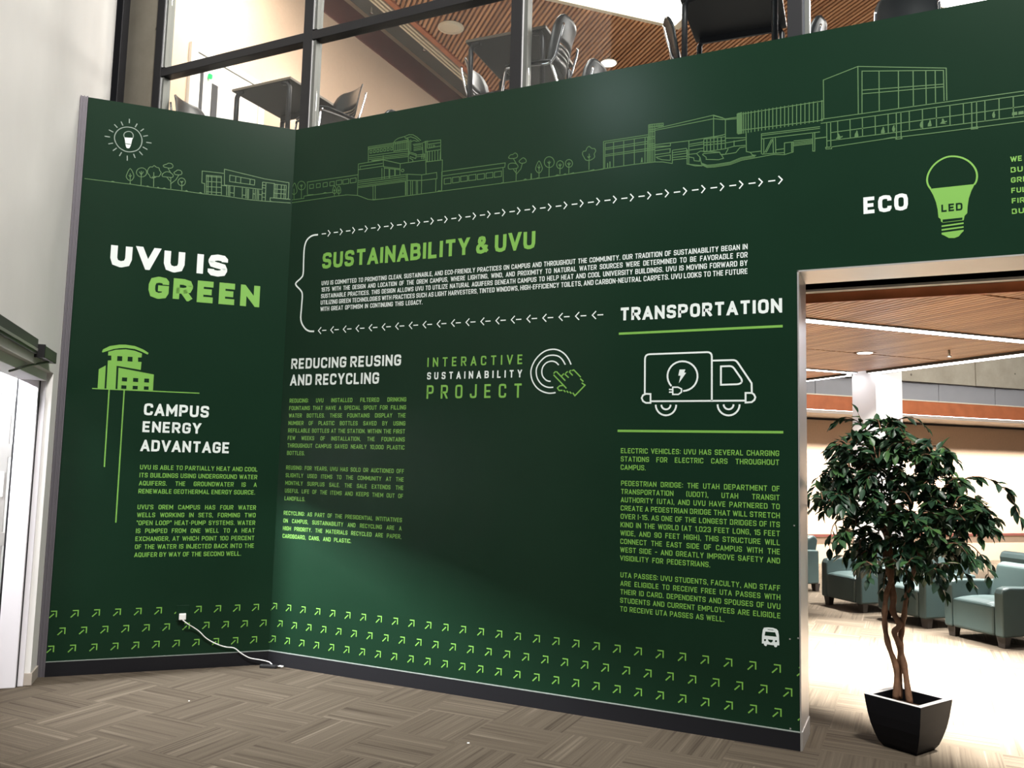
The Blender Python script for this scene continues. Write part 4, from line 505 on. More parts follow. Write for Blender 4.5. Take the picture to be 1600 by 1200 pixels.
# wall, part, colour, text, left end, right end, baseline, capital height, stroke weight
TXT = [
 ('A', 'heading_lettering', 'white', 'UVU IS', -1.3083, -0.4663, 2.9988, 0.1753, 0.27),
 ('A', 'heading_lettering', 'lime2', 'GREEN', -1.0289, -0.2123, 2.7827, 0.171, 0.27),
 ('A', 'subheading_lettering', 'white', 'CAMPUS', -1.0034, -0.542, 1.8871, 0.0915, 0.21),
 ('A', 'subheading_lettering', 'white', 'ENERGY', -1.0054, -0.5915, 1.7599, 0.083, 0.21),
 ('A', 'subheading_lettering', 'white', 'ADVANTAGE', -1.009, -0.3768, 1.6167, 0.0865, 0.21),
 ('A', 'paragraph_lettering', 'lime2', 'UVU IS ABLE TO PARTIALLY HEAT AND COOL', -1.0043, -0.1582, 1.4805, 0.0344, 0.165),
 ('A', 'paragraph_lettering', 'lime2', 'ITS BUILDINGS USING UNDERGROUND WATER', -1.0043, -0.1582, 1.4208, 0.0344, 0.165),
 ('A', 'paragraph_lettering', 'lime2', 'AQUIFERS. THE GROUNDWATER IS A', -1.0043, -0.1582, 1.3611, 0.0344, 0.165),
 ('A', 'paragraph_lettering', 'lime2', 'RENEWABLE GEOTHERMAL ENERGY SOURCE.', -1.0043, -0.1676, 1.3013, 0.0344, 0.165),
 ('A', 'paragraph_lettering', 'lime2', 'UVU’S OREM CAMPUS HAS FOUR WATER', -1.0034, -0.1548, 1.1839, 0.0341, 0.165),
 ('A', 'paragraph_lettering', 'lime2', 'WELLS WORKING IN SETS, FORMING TWO', -1.0034, -0.1548, 1.1252, 0.0341, 0.165),
 ('A', 'paragraph_lettering', 'lime2', '“OPEN LOOP” HEAT-PUMP SYSTEMS. WATER', -1.0034, -0.1548, 1.0665, 0.0341, 0.165),
 ('A', 'paragraph_lettering', 'lime2', 'IS PUMPED FROM ONE WELL TO A HEAT', -1.0034, -0.1548, 1.0077, 0.0341, 0.165),
 ('A', 'paragraph_lettering', 'lime2', 'EXCHANGER, AT WHICH POINT 100 PERCENT', -1.0034, -0.1548, 0.949, 0.0341, 0.165),
 ('A', 'paragraph_lettering', 'lime2', 'OF THE WATER IS INJECTED BACK INTO THE', -1.0034, -0.1548, 0.8902, 0.0341, 0.165),
 ('A', 'paragraph_lettering', 'lime2', 'AQUIFER BY WAY OF THE SECOND WELL.', -1.0034, -0.2471, 0.8315, 0.0341, 0.165),
 ('B', 'heading_lettering', 'lime2', 'SUSTAINABILITY & UVU', 0.3395, 2.1853, 3.0893, 0.1308, 0.22),
 ('B', 'introduction_lettering', 'white', 'UVU IS COMMITTED TO PROMOTING CLEAN, SUSTAINABLE, AND ECO-FRIENDLY PRACTICES ON CAMPUS AND THROUGHOUT THE COMMUNITY. OUR TRADITION OF SUSTAINABILITY BEGAN IN', 0.3423, 3.6326, 2.9572, 0.0346, 0.165),
 ('B', 'introduction_lettering', 'white', '1975 WITH THE DESIGN AND LOCATION OF THE OREM CAMPUS, WHERE LIGHTING, WIND, AND PROXIMITY TO NATURAL WATER SOURCES WERE DETERMINED TO BE FAVORABLE FOR', 0.3423, 3.6326, 2.9055, 0.0346, 0.165),
 ('B', 'introduction_lettering', 'white', 'SUSTAINABLE PRACTICES. THIS DESIGN ALLOWS UVU TO UTILIZE NATURAL AQUIFERS BENEATH CAMPUS TO HELP HEAT AND COOL UNIVERSITY BUILDINGS. UVU IS MOVING FORWARD BY', 0.3423, 3.6326, 2.8538, 0.0346, 0.165),
 ('B', 'introduction_lettering', 'white', 'UTILIZING GREEN TECHNOLOGIES WITH PRACTICES SUCH AS LIGHT HARVESTERS, TINTED WINDOWS, HIGH-EFFICIENCY TOILETS, AND CARBON-NEUTRAL CARPETS. UVU LOOKS TO THE FUTURE', 0.3423, 3.6326, 2.8021, 0.0346, 0.165),
 ('B', 'introduction_lettering', 'white', 'WITH GREAT OPTIMISM IN CONTINUING THIS LEGACY.', 0.3423, 1.2816, 2.7504, 0.0346, 0.165),
 ('B', 'heading_lettering', 'white', 'TRANSPORTATION', 2.8124, 3.8369, 2.5475, 0.0889, 0.22),
 ('B', 'subheading_lettering', 'white', 'REDUCING REUSING', 0.0781, 1.1138, 2.2984, 0.0844, 0.2),
 ('B', 'subheading_lettering', 'white', 'AND RECYCLING', 0.0768, 0.9231, 2.1662, 0.0876, 0.2),
 ('B', 'paragraph_lettering', 'lime2', 'REDUCING: UVU INSTALLED FILTERED DRINKING', 0.0797, 1.1723, 2.03, 0.0321, 0.165),
 ('B', 'paragraph_lettering', 'lime2', 'FOUNTAINS THAT HAVE A SPECIAL SPOUT FOR FILLING', 0.0797, 1.1723, 1.971, 0.0321, 0.165),
 ('B', 'paragraph_lettering', 'lime2', 'WATER BOTTLES. THESE FOUNTAINS DISPLAY THE', 0.0797, 1.1723, 1.912, 0.0321, 0.165),
 ('B', 'paragraph_lettering', 'lime2', 'NUMBER OF PLASTIC BOTTLES SAVED BY USING', 0.0797, 1.1723, 1.853, 0.0321, 0.165),
 ('B', 'paragraph_lettering', 'lime2', 'REFILLABLE BOTTLES AT THE STATION. WITHIN THE FIRST', 0.0797, 1.1723, 1.794, 0.0321, 0.165),
 ('B', 'paragraph_lettering', 'lime2', 'FEW WEEKS OF INSTALLATION, THE FOUNTAINS', 0.0797, 1.1723, 1.735, 0.0321, 0.165),
 ('B', 'paragraph_lettering', 'lime2', 'THROUGHOUT CAMPUS SAVED NEARLY 10,000 PLASTIC', 0.0797, 1.1723, 1.676, 0.0321, 0.165),
 ('B', 'paragraph_lettering', 'lime2', 'BOTTLES.', 0.0797, 0.2545, 1.617, 0.0321, 0.165),
 ('B', 'paragraph_lettering', 'lime2', 'REUSING: FOR YEARS, UVU HAS SOLD OR AUCTIONED OFF', 0.078, 1.1759, 1.5029, 0.0316, 0.165),
 ('B', 'paragraph_lettering', 'lime2', 'SLIGHTLY USED ITEMS TO THE COMMUNITY AT THE', 0.078, 1.1759, 1.4428, 0.0316, 0.165),
 ('B', 'paragraph_lettering', 'lime2', 'MONTHLY SURPLUS SALE. THE SALE EXTENDS THE', 0.078, 1.1759, 1.3827, 0.0316, 0.165),
 ('B', 'paragraph_lettering', 'lime2', 'USEFUL LIFE OF THE ITEMS AND KEEPS THEM OUT OF', 0.078, 1.1759, 1.3226, 0.0316, 0.165),
 ('B', 'paragraph_lettering', 'lime2', 'LANDFILLS.', 0.078, 0.2948, 1.2625, 0.0316, 0.165),
 ('B', 'paragraph_lettering', 'lime2', 'RECYCLING: AS PART OF THE PRESIDENTIAL INTITIATIVES', 0.0772, 1.1733, 1.1495, 0.0312, 0.165),
 ('B', 'paragraph_lettering', 'lime2', 'ON CAMPUS, SUSTAINABILITY AND RECYCLING ARE A', 0.0772, 1.1733, 1.09, 0.0312, 0.165),
 ('B', 'paragraph_lettering', 'lime2', 'HIGH PRIORITY. THE MATERIALS RECYCLED ARE PAPER,', 0.0772, 1.1733, 1.0305, 0.0312, 0.165),
 ('B', 'paragraph_lettering', 'lime2', 'CARDBOARD, CANS, AND PLASTIC.', 0.0772, 0.7313, 0.971, 0.0312, 0.165),
 ('B', 'project_lettering', 'lime2', 'INTERACTIVE', 1.3435, 2.1099, 2.2817, 0.0679, 0.17),
 ('B', 'project_lettering', 'white', 'SUSTAINABILITY', 1.3451, 2.109, 2.1888, 0.054, 0.2),
 ('B', 'project_lettering', 'lime2', 'PROJECT', 1.3465, 2.1098, 2.0486, 0.0995, 0.16),
 ('B', 'transportation_lettering', 'lime2', 'ELECTRIC VEHICLES: UVU HAS SEVERAL CHARGING', 2.8296, 3.8165, 1.6804, 0.0331, 0.165),
 ('B', 'transportation_lettering', 'lime2', 'STATIONS FOR ELECTRIC CARS THROUGHOUT', 2.8296, 3.8165, 1.627, 0.0331, 0.165),
 ('B', 'transportation_lettering', 'lime2', 'CAMPUS.', 2.8296, 3.003, 1.5736, 0.0331, 0.165),
 ('B', 'transportation_lettering', 'lime2', 'PEDESTRIAN BRIDGE: THE UTAH DEPARTMENT OF', 2.8337, 3.8185, 1.4713, 0.0328, 0.165),
 ('B', 'transportation_lettering', 'lime2', 'TRANSPORTATION (UDOT), UTAH TRANSIT', 2.8337, 3.8185, 1.4184, 0.0328, 0.165),
 ('B', 'transportation_lettering', 'lime2', 'AUTHORITY (UTA), AND UVU HAVE PARTNERED TO', 2.8337, 3.8185, 1.3656, 0.0328, 0.165),
 ('B', 'transportation_lettering', 'lime2', 'CREATE A PEDESTRIAN BRIDGE THAT WILL STRETCH', 2.8337, 3.8185, 1.3127, 0.0328, 0.165),
 ('B', 'transportation_lettering', 'lime2', 'OVER I-15. AS ONE OF THE LONGEST BRIDGES OF ITS', 2.8337, 3.8185, 1.2599, 0.0328, 0.165),
 ('B', 'transportation_lettering', 'lime2', 'KIND IN THE WORLD (AT 1,023 FEET LONG, 15 FEET', 2.8337, 3.8185, 1.207, 0.0328, 0.165),
 ('B', 'transportation_lettering', 'lime2', 'WIDE, AND 90 FEET HIGH), THIS STRUCTURE WILL', 2.8337, 3.8185, 1.1541, 0.0328, 0.165),
 ('B', 'transportation_lettering', 'lime2', 'CONNECT THE EAST SIDE OF CAMPUS WITH THE', 2.8337, 3.8185, 1.1013, 0.0328, 0.165),
 ('B', 'transportation_lettering', 'lime2', 'WEST SIDE – AND GREATLY IMPROVE SAFETY AND', 2.8337, 3.8185, 1.0484, 0.0328, 0.165),
 ('B', 'transportation_lettering', 'lime2', 'VISIBILITY FOR PEDESTRIANS.', 2.8337, 3.4079, 0.9955, 0.0328, 0.165),
 ('B', 'transportation_lettering', 'lime2', 'UTA PASSES: UVU STUDENTS, FACULTY, AND STAFF', 2.8379, 3.8193, 0.8905, 0.0321, 0.165),
 ('B', 'transportation_lettering', 'lime2', 'ARE ELIGIBLE TO RECEIVE FREE UTA PASSES WITH', 2.8379, 3.8193, 0.8374, 0.0321, 0.165),
 ('B', 'transportation_lettering', 'lime2', 'THEIR ID CARD. DEPENDENTS AND SPOUSES OF UVU', 2.8379, 3.8193, 0.7843, 0.0321, 0.165),
 ('B', 'transportation_lettering', 'lime2', 'STUDENTS AND CURRENT EMPLOYEES ARE ELIGIBLE', 2.8379, 3.8193, 0.7313, 0.0321, 0.165),
 ('B', 'transportation_lettering', 'lime2', 'TO RECEIVE UTA PASSES AS WELL.', 2.8379, 3.4939, 0.6782, 0.0321, 0.165),
 ('B', 'eco_lettering', 'white', 'ECO', 4.3005, 4.5361, 3.1077, 0.1014, 0.23),
 ('B', 'bulb_icon', 'green', 'LED', 4.7072, 4.8127, 3.0767, 0.0427, 0.2),
 ('B', 'eco_paragraph_lettering', 'lime2', 'WE', 5.0511, 5.1062, 3.3217, 0.0299, 0.2),
 ('B', 'eco_paragraph_lettering', 'lime2', 'BUIL', 5.0507, 5.1496, 3.2613, 0.0298, 0.2),
 ('B', 'eco_paragraph_lettering', 'lime2', 'GREE', 5.0505, 5.154, 3.2035, 0.0297, 0.2),
 ('B', 'eco_paragraph_lettering', 'lime2', 'FULL', 5.051, 5.1464, 3.1448, 0.0297, 0.2),
 ('B', 'eco_paragraph_lettering', 'lime2', 'FIRS', 5.0513, 5.1418, 3.0866, 0.0296, 0.2),
 ('B', 'eco_paragraph_lettering', 'lime2', 'BUIL', 5.0501, 5.1491, 3.0276, 0.0295, 0.2),
]

def wallmap(w):
    if w == 'B': return lambda s, z, d: Vector((s, -d, z))
    return lambda s, z, d: DA*s + NA*d + UZ*z
def stroke(mb, fn, pts, w, closed, d, mi=0, clip=None):
    """flat ribbon with mitred corners in wall coordinates"""
    n = len(pts); h = w/2; Lp, Rp = [], []
    P = [Vector((p[0], p[1])) for p in pts]
    for i in range(n):
        a = P[i-1] if (i > 0 or closed) else None; c = P[(i+1) % n] if (i < n-1 or closed) else None
        d0 = (P[i]-a).normalized() if a is not None and (P[i]-a).length > 1e-9 else None
        d1 = (c-P[i]).normalized() if c is not None and (c-P[i]).length > 1e-9 else None
        if d0 is None and d1 is None: d0 = d1 = Vector((1, 0))
        if d0 is None: d0 = d1
        if d1 is None: d1 = d0
        n0, n1 = Vector((-d0.y, d0.x)), Vector((-d1.y, d1.x)); mm = n0+n1
        if mm.length < 0.3: mm = n0; k = 1
        else:
            mm.normalize(); k = min(1/max(0.2, mm.dot(n0)), 4.0)
        Lp.append(P[i]+mm*h*k); Rp.append(P[i]-mm*h*k)
    for i in range(n if closed else n-1):
        j = (i+1) % n; q = [Rp[i], Rp[j], Lp[j], Lp[i]]
        if clip: q = clip_y(q, *clip)
        if len(q) >= 3: mb.poly([fn(x.x, x.y, d+0.00002*(i % 7)) for x in q], mi)
def clip_y(poly, lo, hi):
    for s, lim in ((1, lo), (-1, hi)):
        out = []
        for i in range(len(poly)):
            a, c = poly[i], poly[(i+1) % len(poly)]; fa, fc = s*(a.y-lim), s*(c.y-lim)
            if fa >= -1e-9: out.append(a)
            if fa*fc < -1e-18: out.append(a+(c-a)*(fa/(fa-fc)))
        poly = out
        if len(poly) < 3: return []
    return poly
# squared display capitals drawn as centre lines; r = rounded corner, x 0..1, y 0..1
def R(x, y): return (x, y, 1)
def S_(x, y): return (x, y, 0)
G = {}
def gl(ch, w, *st): G[ch] = (w, st)
O_ = ('c', R(0,0), R(1,0), R(1,1), R(0,1))
gl('A', .60, ('x', S_(0,0), S_(.5,1), S_(1,0)), ('o', S_(.22,.26), S_(.78,.26)))
gl('B', .56, ('c', S_(0,0), R(1,0), R(1,.5), S_(0,.5)), ('o', S_(0,.5), R(.94,.5), R(.94,1), S_(0,1), S_(0,.5)))
gl('C', .55, ('o', S_(1,.70), R(1,1), R(0,1), R(0,0), R(1,0), S_(1,.30)))
gl('D', .56, ('c', S_(0,0), R(1,0), R(1,1), S_(0,1)))
gl('E', .48, ('o', S_(1.12,1), S_(0,1), S_(0,0), S_(1.12,0)), ('o', S_(0,.5), S_(1,.5)))
gl('F', .47, ('o', S_(1.12,1), S_(0,1), S_(0,-.1)), ('o', S_(0,.5), S_(1,.5)))
gl('G', .56, ('o', S_(1,.72), R(1,1), R(0,1), R(0,0), R(1,0), S_(1,.47), S_(.45,.47)))
gl('H', .57, ('o', S_(0,-.1), S_(0,1.1)), ('o', S_(1,-.1), S_(1,1.1)), ('o', S_(0,.5), S_(1,.5)))
gl('I', .0, ('o', S_(0,-.1), S_(0,1.1)))
gl('J', .50, ('o', S_(1,1.1), R(1,0), R(0,0), S_(0,.30)))
gl('K', .57, ('o', S_(0,-.1), S_(0,1.1)), ('o', S_(0,.42), S_(.25,.50), S_(1.05,1.1)), ('o', S_(.3,.55), S_(1.08,-.1)))
gl('L', .46, ('o', S_(0,1.1), S_(0,0), S_(1.12,0)))
gl('M', .74, ('x', S_(0,-.2), S_(0,1), S_(.5,.30), S_(1,1), S_(1,-.2)))
gl('N', .58, ('x', S_(0,-.2), S_(0,1), S_(1,0), S_(1,1.2)))
gl('O', .56, O_)
gl('P', .55, ('o', S_(0,-.1), S_(0,1), R(1,1), R(1,.42), S_(0,.42)))
gl('Q', .56, O_, ('o', S_(.55,.25), S_(1.08,-.12)))
gl('R', .56, ('o', S_(0,-.1), S_(0,1), R(1,1), R(1,.44), S_(0,.44)), ('o', S_(.5,.44), S_(1.05,-.12)))
gl('S', .54, ('o', S_(1,.74), R(1,1), R(0,1), R(0,.5), R(1,.5), R(1,0), R(0,0), S_(0,.26)))
gl('T', .56, ('o', S_(-.12,1), S_(1.12,1)), ('o', S_(.5,1), S_(.5,-.1)))
gl('U', .56, ('o', S_(0,1.1), R(0,0), R(1,0), S_(1,1.1)))
gl('V', .60, ('x', S_(0,1), S_(.5,0), S_(1,1)))
gl('W', .88, ('x', S_(0,1), S_(.24,0), S_(.5,.9), S_(.76,0), S_(1,1)))
gl('X', .60, ('o', S_(0,-.1), S_(1,1.1)), ('o', S_(0,1.1), S_(1,-.1)))
gl('Y', .60, ('x', S_(0,1.1), S_(.5,.42), S_(1,1.1)), ('o', S_(.5,.45), S_(.5,-.1)))
gl('Z', .54, ('o', S_(-.05,1), S_(1,1), S_(0,0), S_(1.08,0)))
gl('0', .56, O_)
gl('1', .22, ('o', S_(-.3,.82), S_(1,1), S_(1,-.1)))
gl('2', .54, ('o', S_(0,.72), R(0,1), R(1,1), R(1,.55), S_(0,0), S_(1.1,0)))
gl('3', .54, ('o', S_(0,.74), R(0,1), R(1,1), R(1,.5), S_(.3,.5)), ('o', S_(.3,.5), R(1,.5), R(1,0), R(0,0), S_(0,.26)))
gl('5', .54, ('o', S_(1.08,1), S_(0,1), S_(0,.56), R(1,.56), R(1,0), R(0,0), S_(0,.26)))
gl('7', .54, ('o', S_(-.1,1), S_(1,1), S_(.35,-.1)))
gl('9', .54, ('o', S_(1,.44), R(0,.44), R(0,1), R(1,1), R(1,0), R(0,0), S_(0,.2)))
gl('&', .62, ('o', S_(1.1,.0), S_(.2,.72), R(.2,1), R(.72,1), R(.72,.66), S_(.35,.52), R(0,.42), R(0,0), R(.75,0), S_(1.0,.48)))
gl('.', .0, ('d', S_(0,0), S_(0,0))); gl(',', .0, ('d', S_(0,0), S_(-.5,-.16))); gl(':', .0, ('d', S_(0,.12), S_(0,.12)), ('d', S_(0,.72), S_(0,.72)))
gl('-', .22, ('o', S_(-.1,.47), S_(1.1,.47))); gl('–', .42, ('o', S_(-.1,.47), S_(1.1,.47)))
gl('(', .14, ('o', S_(1.2,1.12), R(0,1.0), R(0,0), S_(1.2,-.12))); gl(')', .14, ('o', S_(-.2,1.12), R(1,1.0), R(1,0), S_(-.2,-.12)))
gl('’', .0, ('d', S_(0,1), S_(-.4,.8))); gl('“', .16, ('d', S_(0,1), S_(.1,.8)), ('d', S_(1,1), S_(1.1,.8))); gl('”', .16, ('d', S_(0,1), S_(-.1,.8)), ('d', S_(1,1), S_(.9,.8)))
def rounded(pts, r):
    out = []; n = len(pts)
    for i, p in enumerate(pts):
        if not p[2]: out.append(Vector(p[:2])); continue
        a, c = Vector(pts[i-1][:2]), Vector(pts[(i+1) % n][:2]); q = Vector(p[:2])
        ra = min(r, (a-q).length*0.5); rc = min(r, (c-q).length*0.5)
        A = q+(a-q).normalized()*ra; C = q+(c-q).normalized()*rc
        for t in (0, .5, 1): out.append(A*(1-t)**2+q*2*t*(1-t)+C*t*t)
    return out
GAP = 0.175
def natural(text, wt):
    w = 0; ns = 0
    for ch in text:
        if ch == ' ': ns += 1; continue
        w += G[ch][0]+wt+GAP
    return w, ns
def put_text(mb, wall, text, x0, x1, z, h, wt, mi=0, sx=None, depth=0.0012, tracked=None):
    fn = wallmap(wall); w, ns = natural(text, wt); gap = GAP
    if sx is None:
        sp = 0.30; k = (x1-x0)/((w-GAP+ns*sp)*h); spw = sp
    else:
        k = sx; spw = ((x1-x0)/(k*h)-(w-GAP))/ns if ns else 0
    if tracked:       # fixed letter width, the rest goes between the letters
        k = tracked; n_ = len(text); gap = ((x1-x0)/(k*h)-(w-GAP*n_))/(n_-1)
    x = x0; kk = 0
    for ch in text:
        if ch == ' ': x += spw*h*k; continue
        gw, st = G[ch]
        for st_ in st:
            kind, pts = st_[0], st_[1:]
            hw = wt/2; hx = wt/2*h
            base = [((p[0]*gw+hw), (hw+p[1]*(1-wt)), p[2]) for p in pts]
            rp = rounded(base, wt*0.95) if any(p[2] for p in pts) else [Vector(p[:2]) for p in base]
            d = depth+0.00012*(kk % 3); kk += 1
            if kind == 'd':
                a, c = rp
                q = [Vector((a.x-hw, a.y-hw)), Vector((a.x+hw, a.y-hw)), Vector((a.x+hw, a.y+hw)), Vector((a.x-hw, a.y+hw))]
                mb.poly([fn(x+v.x*h*k, z+v.y*h, d) for v in q], mi)
                if a != c:
                    q = [Vector((a.x-hw*.6, a.y-hw)), Vector((c.x+a.x*0-hw*.2, c.y-hw)), Vector((c.x+hw*1.1, c.y-hw)), Vector((a.x+hw, a.y-hw))]
                    mb.poly([fn(x+v.x*h*k, z+v.y*h, d+0.00005) for v in q], mi)
                continue
            if kind == 'x':   # diagonals run past the line and are cut flat
                q0, q1 = rp[0], rp[-1]; rp = [q0+(q0-rp[1]).normalized()*wt]+rp[1:-1]+[q1+(q1-rp[-2]).normalized()*wt]
            P = [(x+v.x*h*k, z+v.y*h) for v in rp]
            low = -0.14*h if ch in ',()Q' else 0
            stroke(mb, fn, P, wt*h*(0.5+0.5*k) if k < 1 else wt*h, kind == 'c', d, mi, (z+low, z+h+(0.12*h if ch in '()' else 0)))
        x += (gw+wt+gap)*h*k
groups = {}
for rec in TXT: groups.setdefault((rec[0], rec[1]), []).append(rec)
PART_LABEL = {('A', 'heading_lettering'): 'UVU IS GREEN in large white and lime capitals', ('A', 'subheading_lettering'): 'CAMPUS ENERGY ADVANTAGE in white capitals', ('A', 'paragraph_lettering'): 'lime paragraphs on geothermal heating',
    ('B', 'heading_lettering'): 'SUSTAINABILITY & UVU and TRANSPORTATION headings', ('B', 'introduction_lettering'): 'five white lines under the main heading', ('B', 'subheading_lettering'): 'REDUCING REUSING AND RECYCLING in white capitals',
    ('B', 'paragraph_lettering'): 'lime paragraphs on reducing, reusing and recycling', ('B', 'project_lettering'): 'INTERACTIVE SUSTAINABILITY PROJECT in spaced capitals', ('B', 'transportation_lettering'): 'lime paragraphs below the truck', ('B', 'eco_lettering'): 'white ECO beside the bulb', ('B', 'eco_paragraph_lettering'): 'lime text cut off at the right'}
ROOT = {'A': wall_left, 'B': wall_back}
MBS = {}
def mural_part(wall, name):
    if (wall, name) not in MBS: MBS[(wall, name)] = MB()
    return MBS[(wall, name)]
MI = ['white', 'lime2', 'lime', 'grey', 'green']
for (wall, name), recs in groups.items():
    mb = mural_part(wall, name)
    para = {}
    for rc in recs:
        wall_, nm, col, text, x0, x1, z, h, wt = rc
        single = 'paragraph' not in name and 'introduction' not in name and 'transportation' not in name
        sx = None
        if not single and name != 'eco_paragraph_lettering':
            # one letter width for the whole paragraph: take it from the fullest line
            ks = [(r[5]-r[4])/((natural(r[3], wt)[0]-GAP+natural(r[3], wt)[1]*0.36)*r[7]) for r in recs]
            sx = min(ks)
        put_text(mb, wall, text, x0, x1, z, h, wt, MI.index(col), sx, 0.0022 if name == 'bulb_icon' else 0.0012, {'INTERACTIVE': 0.86, 'SUSTAINABILITY': 0.80, 'PROJECT': 0.80}.get(text) if name == 'project_lettering' else None)
for key, d in ART.items():
    name, wall = key.split('|'); mb = mural_part(wall, name); fn = wallmap(wall); n = 0
    for f in d['F']:
        P = [(f[i]/1e4, f[i+1]/1e4) for i in range(1, len(f), 2)]
        mb.poly([fn(x, z, 0.0018 if f[0] == 'green' else 0.0012) for x, z in P], MI.index(f[0]))
    for l in d['L']:
        P = [(l[i]/1e4, l[i+1]/1e4) for i in range(2, len(l), 2)]
        stroke(mb, fn, P, l[0]/1e4, bool(l[1]), 0.0010+0.00006*(n % 7), MI.index(d['col'])); n += 1
    PART_LABEL[(wall, name)] = d['label']
# rows of small diagonal arrows, evenly spaced along both panels
def arrows(wall, rows):
    mb = mural_part(wall, 'arrow_pattern'); fn = wallmap(wall)
    lo, hi = (-LA, 0.0) if wall == 'A' else (0.0, XO)
    for x0, z in rows:
        k = math.floor((lo-x0)/0.1394)
        while True:
            x = x0+k*0.1394; k += 1
            if x-0.047 > hi: break
            def seg(pts):
                for (a, c) in zip(pts, pts[1:]):
                    stroke_clip(mb, fn, a, c, 0.0075, lo, hi)
            seg([(x-0.036, z), (x, z), (x, z-0.042)]); seg([(x-0.046, z-0.0475), (x-0.0165, z-0.0185)])
def stroke_clip(mb, fn, a, c, w, lo, hi):
    ax, cx = a[0], c[0]
    if max(ax, cx) < lo or min(ax, cx) > hi: return
    def lim(p, q):
        if p[0] < lo and q[0] != p[0]: t = (lo-p[0])/(q[0]-p[0]); return (lo, p[1]+t*(q[1]-p[1]))
        if p[0] > hi and q[0] != p[0]: t = (hi-p[0])/(q[0]-p[0]); return (hi, p[1]+t*(q[1]-p[1]))
        return p
    a, c = lim(a, c), lim(c, a)
    d = Vector((c[0]-a[0], c[1]-a[1]))
    if d.length < 0.002: return
    if abs(d.y) < 1e-6: c = (c[0]+w/2, c[1]) if c[0] < hi-w else c
    stroke(mb, fn, [a, c], w, False, 0.0011 if abs(d.y) < 1e-6 else 0.00125, MI.index('lime2'))
arrows('B', [(0.0532, 0.464), (0.1165, 0.3376), (0.0564, 0.2155)])
arrows('A', [(-1.4905, 0.4565), (-1.428, 0.3352), (-1.492, 0.2115)])
PART_LABEL[('A', 'arrow_pattern')] = PART_LABEL[('B', 'arrow_pattern')] = 'three rows of small lime diagonal arrows near the floor'
mb = mural_part('B', 'dash_arrow_row'); fn = wallmap('B')
for i in range(30):
    x = 0.402+i*0.11860; z = 3.3748
    stroke(mb, fn, [(x-0.083, z), (x-0.041, z)], 0.0075, False, 0.0011); stroke(mb, fn, [(x-0.022, z+0.0255), (x, z), (x-0.022, z-0.0255)], 0.0075, False, 0.0012)
for i in range(20):
    x = 0.332+i*0.12030; z = 2.5965
    stroke(mb, fn, [(x+0.036, z), (x+0.077, z)], 0.0075, False, 0.0011); stroke(mb, fn, [(x+0.026, z+0.0265), (x, z), (x+0.026, z-0.0265)], 0.0075, False, 0.0012)
PART_LABEL[('B', 'dash_arrow_row')] = 'two rows of thin white dashed arrows'
for (wall, name), mb in MBS.items():
    o = mb.build(name, MI, ROOT[wall]); o['label'] = PART_LABEL[(wall, name)]
# panel screws on the right edge of the mural
b = MB()
for (x, z) in ((3.872, 0.62), (3.918, 0.63), (3.90, 1.275), (3.872, 0.115)): b.lathe([(0.004, 0.0), (0.003, 0.002)], (0, 0, 0), 8) if False else b.obox((x-0.004, -0.002, z-0.004), (0.008, 0, 0), (0, 0.0019, 0), (0, 0, 0.008))
b.build('screw', 'steel', wall_back)

# ------------------------------------------------------------------ charger, cable, strip, litter
def PA(s, d, z): return DA*s + NA*d + UZ*z
ch = thing('charger', 'white plug-in charger on the narrow green panel', 'charger', PA(-0.643, 0, 0.388)); ch.location = (0, 0, 0)
b = MB(); b.obox(PA(-0.668, 0.004, 0.366), DA*0.05, NA*0.036, (0, 0, 0.045)); b.build('body', 'plastic_white', ch, 0.005)
b = MB(); b.obox(PA(-0.690, 0.0002, 0.355), DA*0.09, NA*0.005, (0, 0, 0.115)); tag(b.build('wall_outlet', 'green', None, 0.002), 'dark green outlet plate behind the charger', 'outlet')
pts = [PA(-0.640, 0.038, 0.366), PA(-0.60, 0.045, 0.335), PA(-0.573, 0.03, 0.315), PA(-0.52, 0.02, 0.275), PA(-0.467, 0.02, 0.222), PA(-0.40, 0.02, 0.180), PA(-0.325, 0.02, 0.150), PA(-0.26, 0.02, 0.138), PA(-0.21, 0.03, 0.100), PA(-0.143, 0.04, 0.062), PA(-0.06, 0.05, 0.045), PA(0.0, 0.07, 0.03), Vector((0.09, -0.05, 0.012)), Vector((0.145, -0.035, 0.008))]
cb = thing('cable', 'thin white cable hanging from the charger to the floor', 'cable', (0, 0, 0))
b = MB(); b.tube(spline(pts, 5), 0.0042, 6); b.build('cord', 'plastic_white', cb)
b = MB(); b.tube([(0.142, -0.037, 0.0085), (0.175, -0.032, 0.0085)], 0.008, 8); b.build('plug', 'plastic_white', cb)
b = MB(); b.obox((0.03, -0.135, 0.001), (0.125, 0.045, 0), (-0.014, 0.038, 0), (0, 0, 0.024)); tag(b.build('power_brick', 'black_plastic', None, 0.005), 'flat black power brick on the carpet in the mural corner', 'power brick')
for nm, (x, y), s in (('scrap of white paper on the carpet below the narrow panel', (0.252, -1.037), 0.007), ('scrap of white paper on the carpet near the middle of the long wall', (2.217, -0.848), 0.011)):
    b = MB(); b.obox((x, y, 0.0008), (s, s*0.6, 0), (-s*0.5, s*0.8, 0), (0, s*0.1, 0.003)); tag(b.build('paper_scrap', 'plastic_white'), nm, 'litter', 'paper scraps')

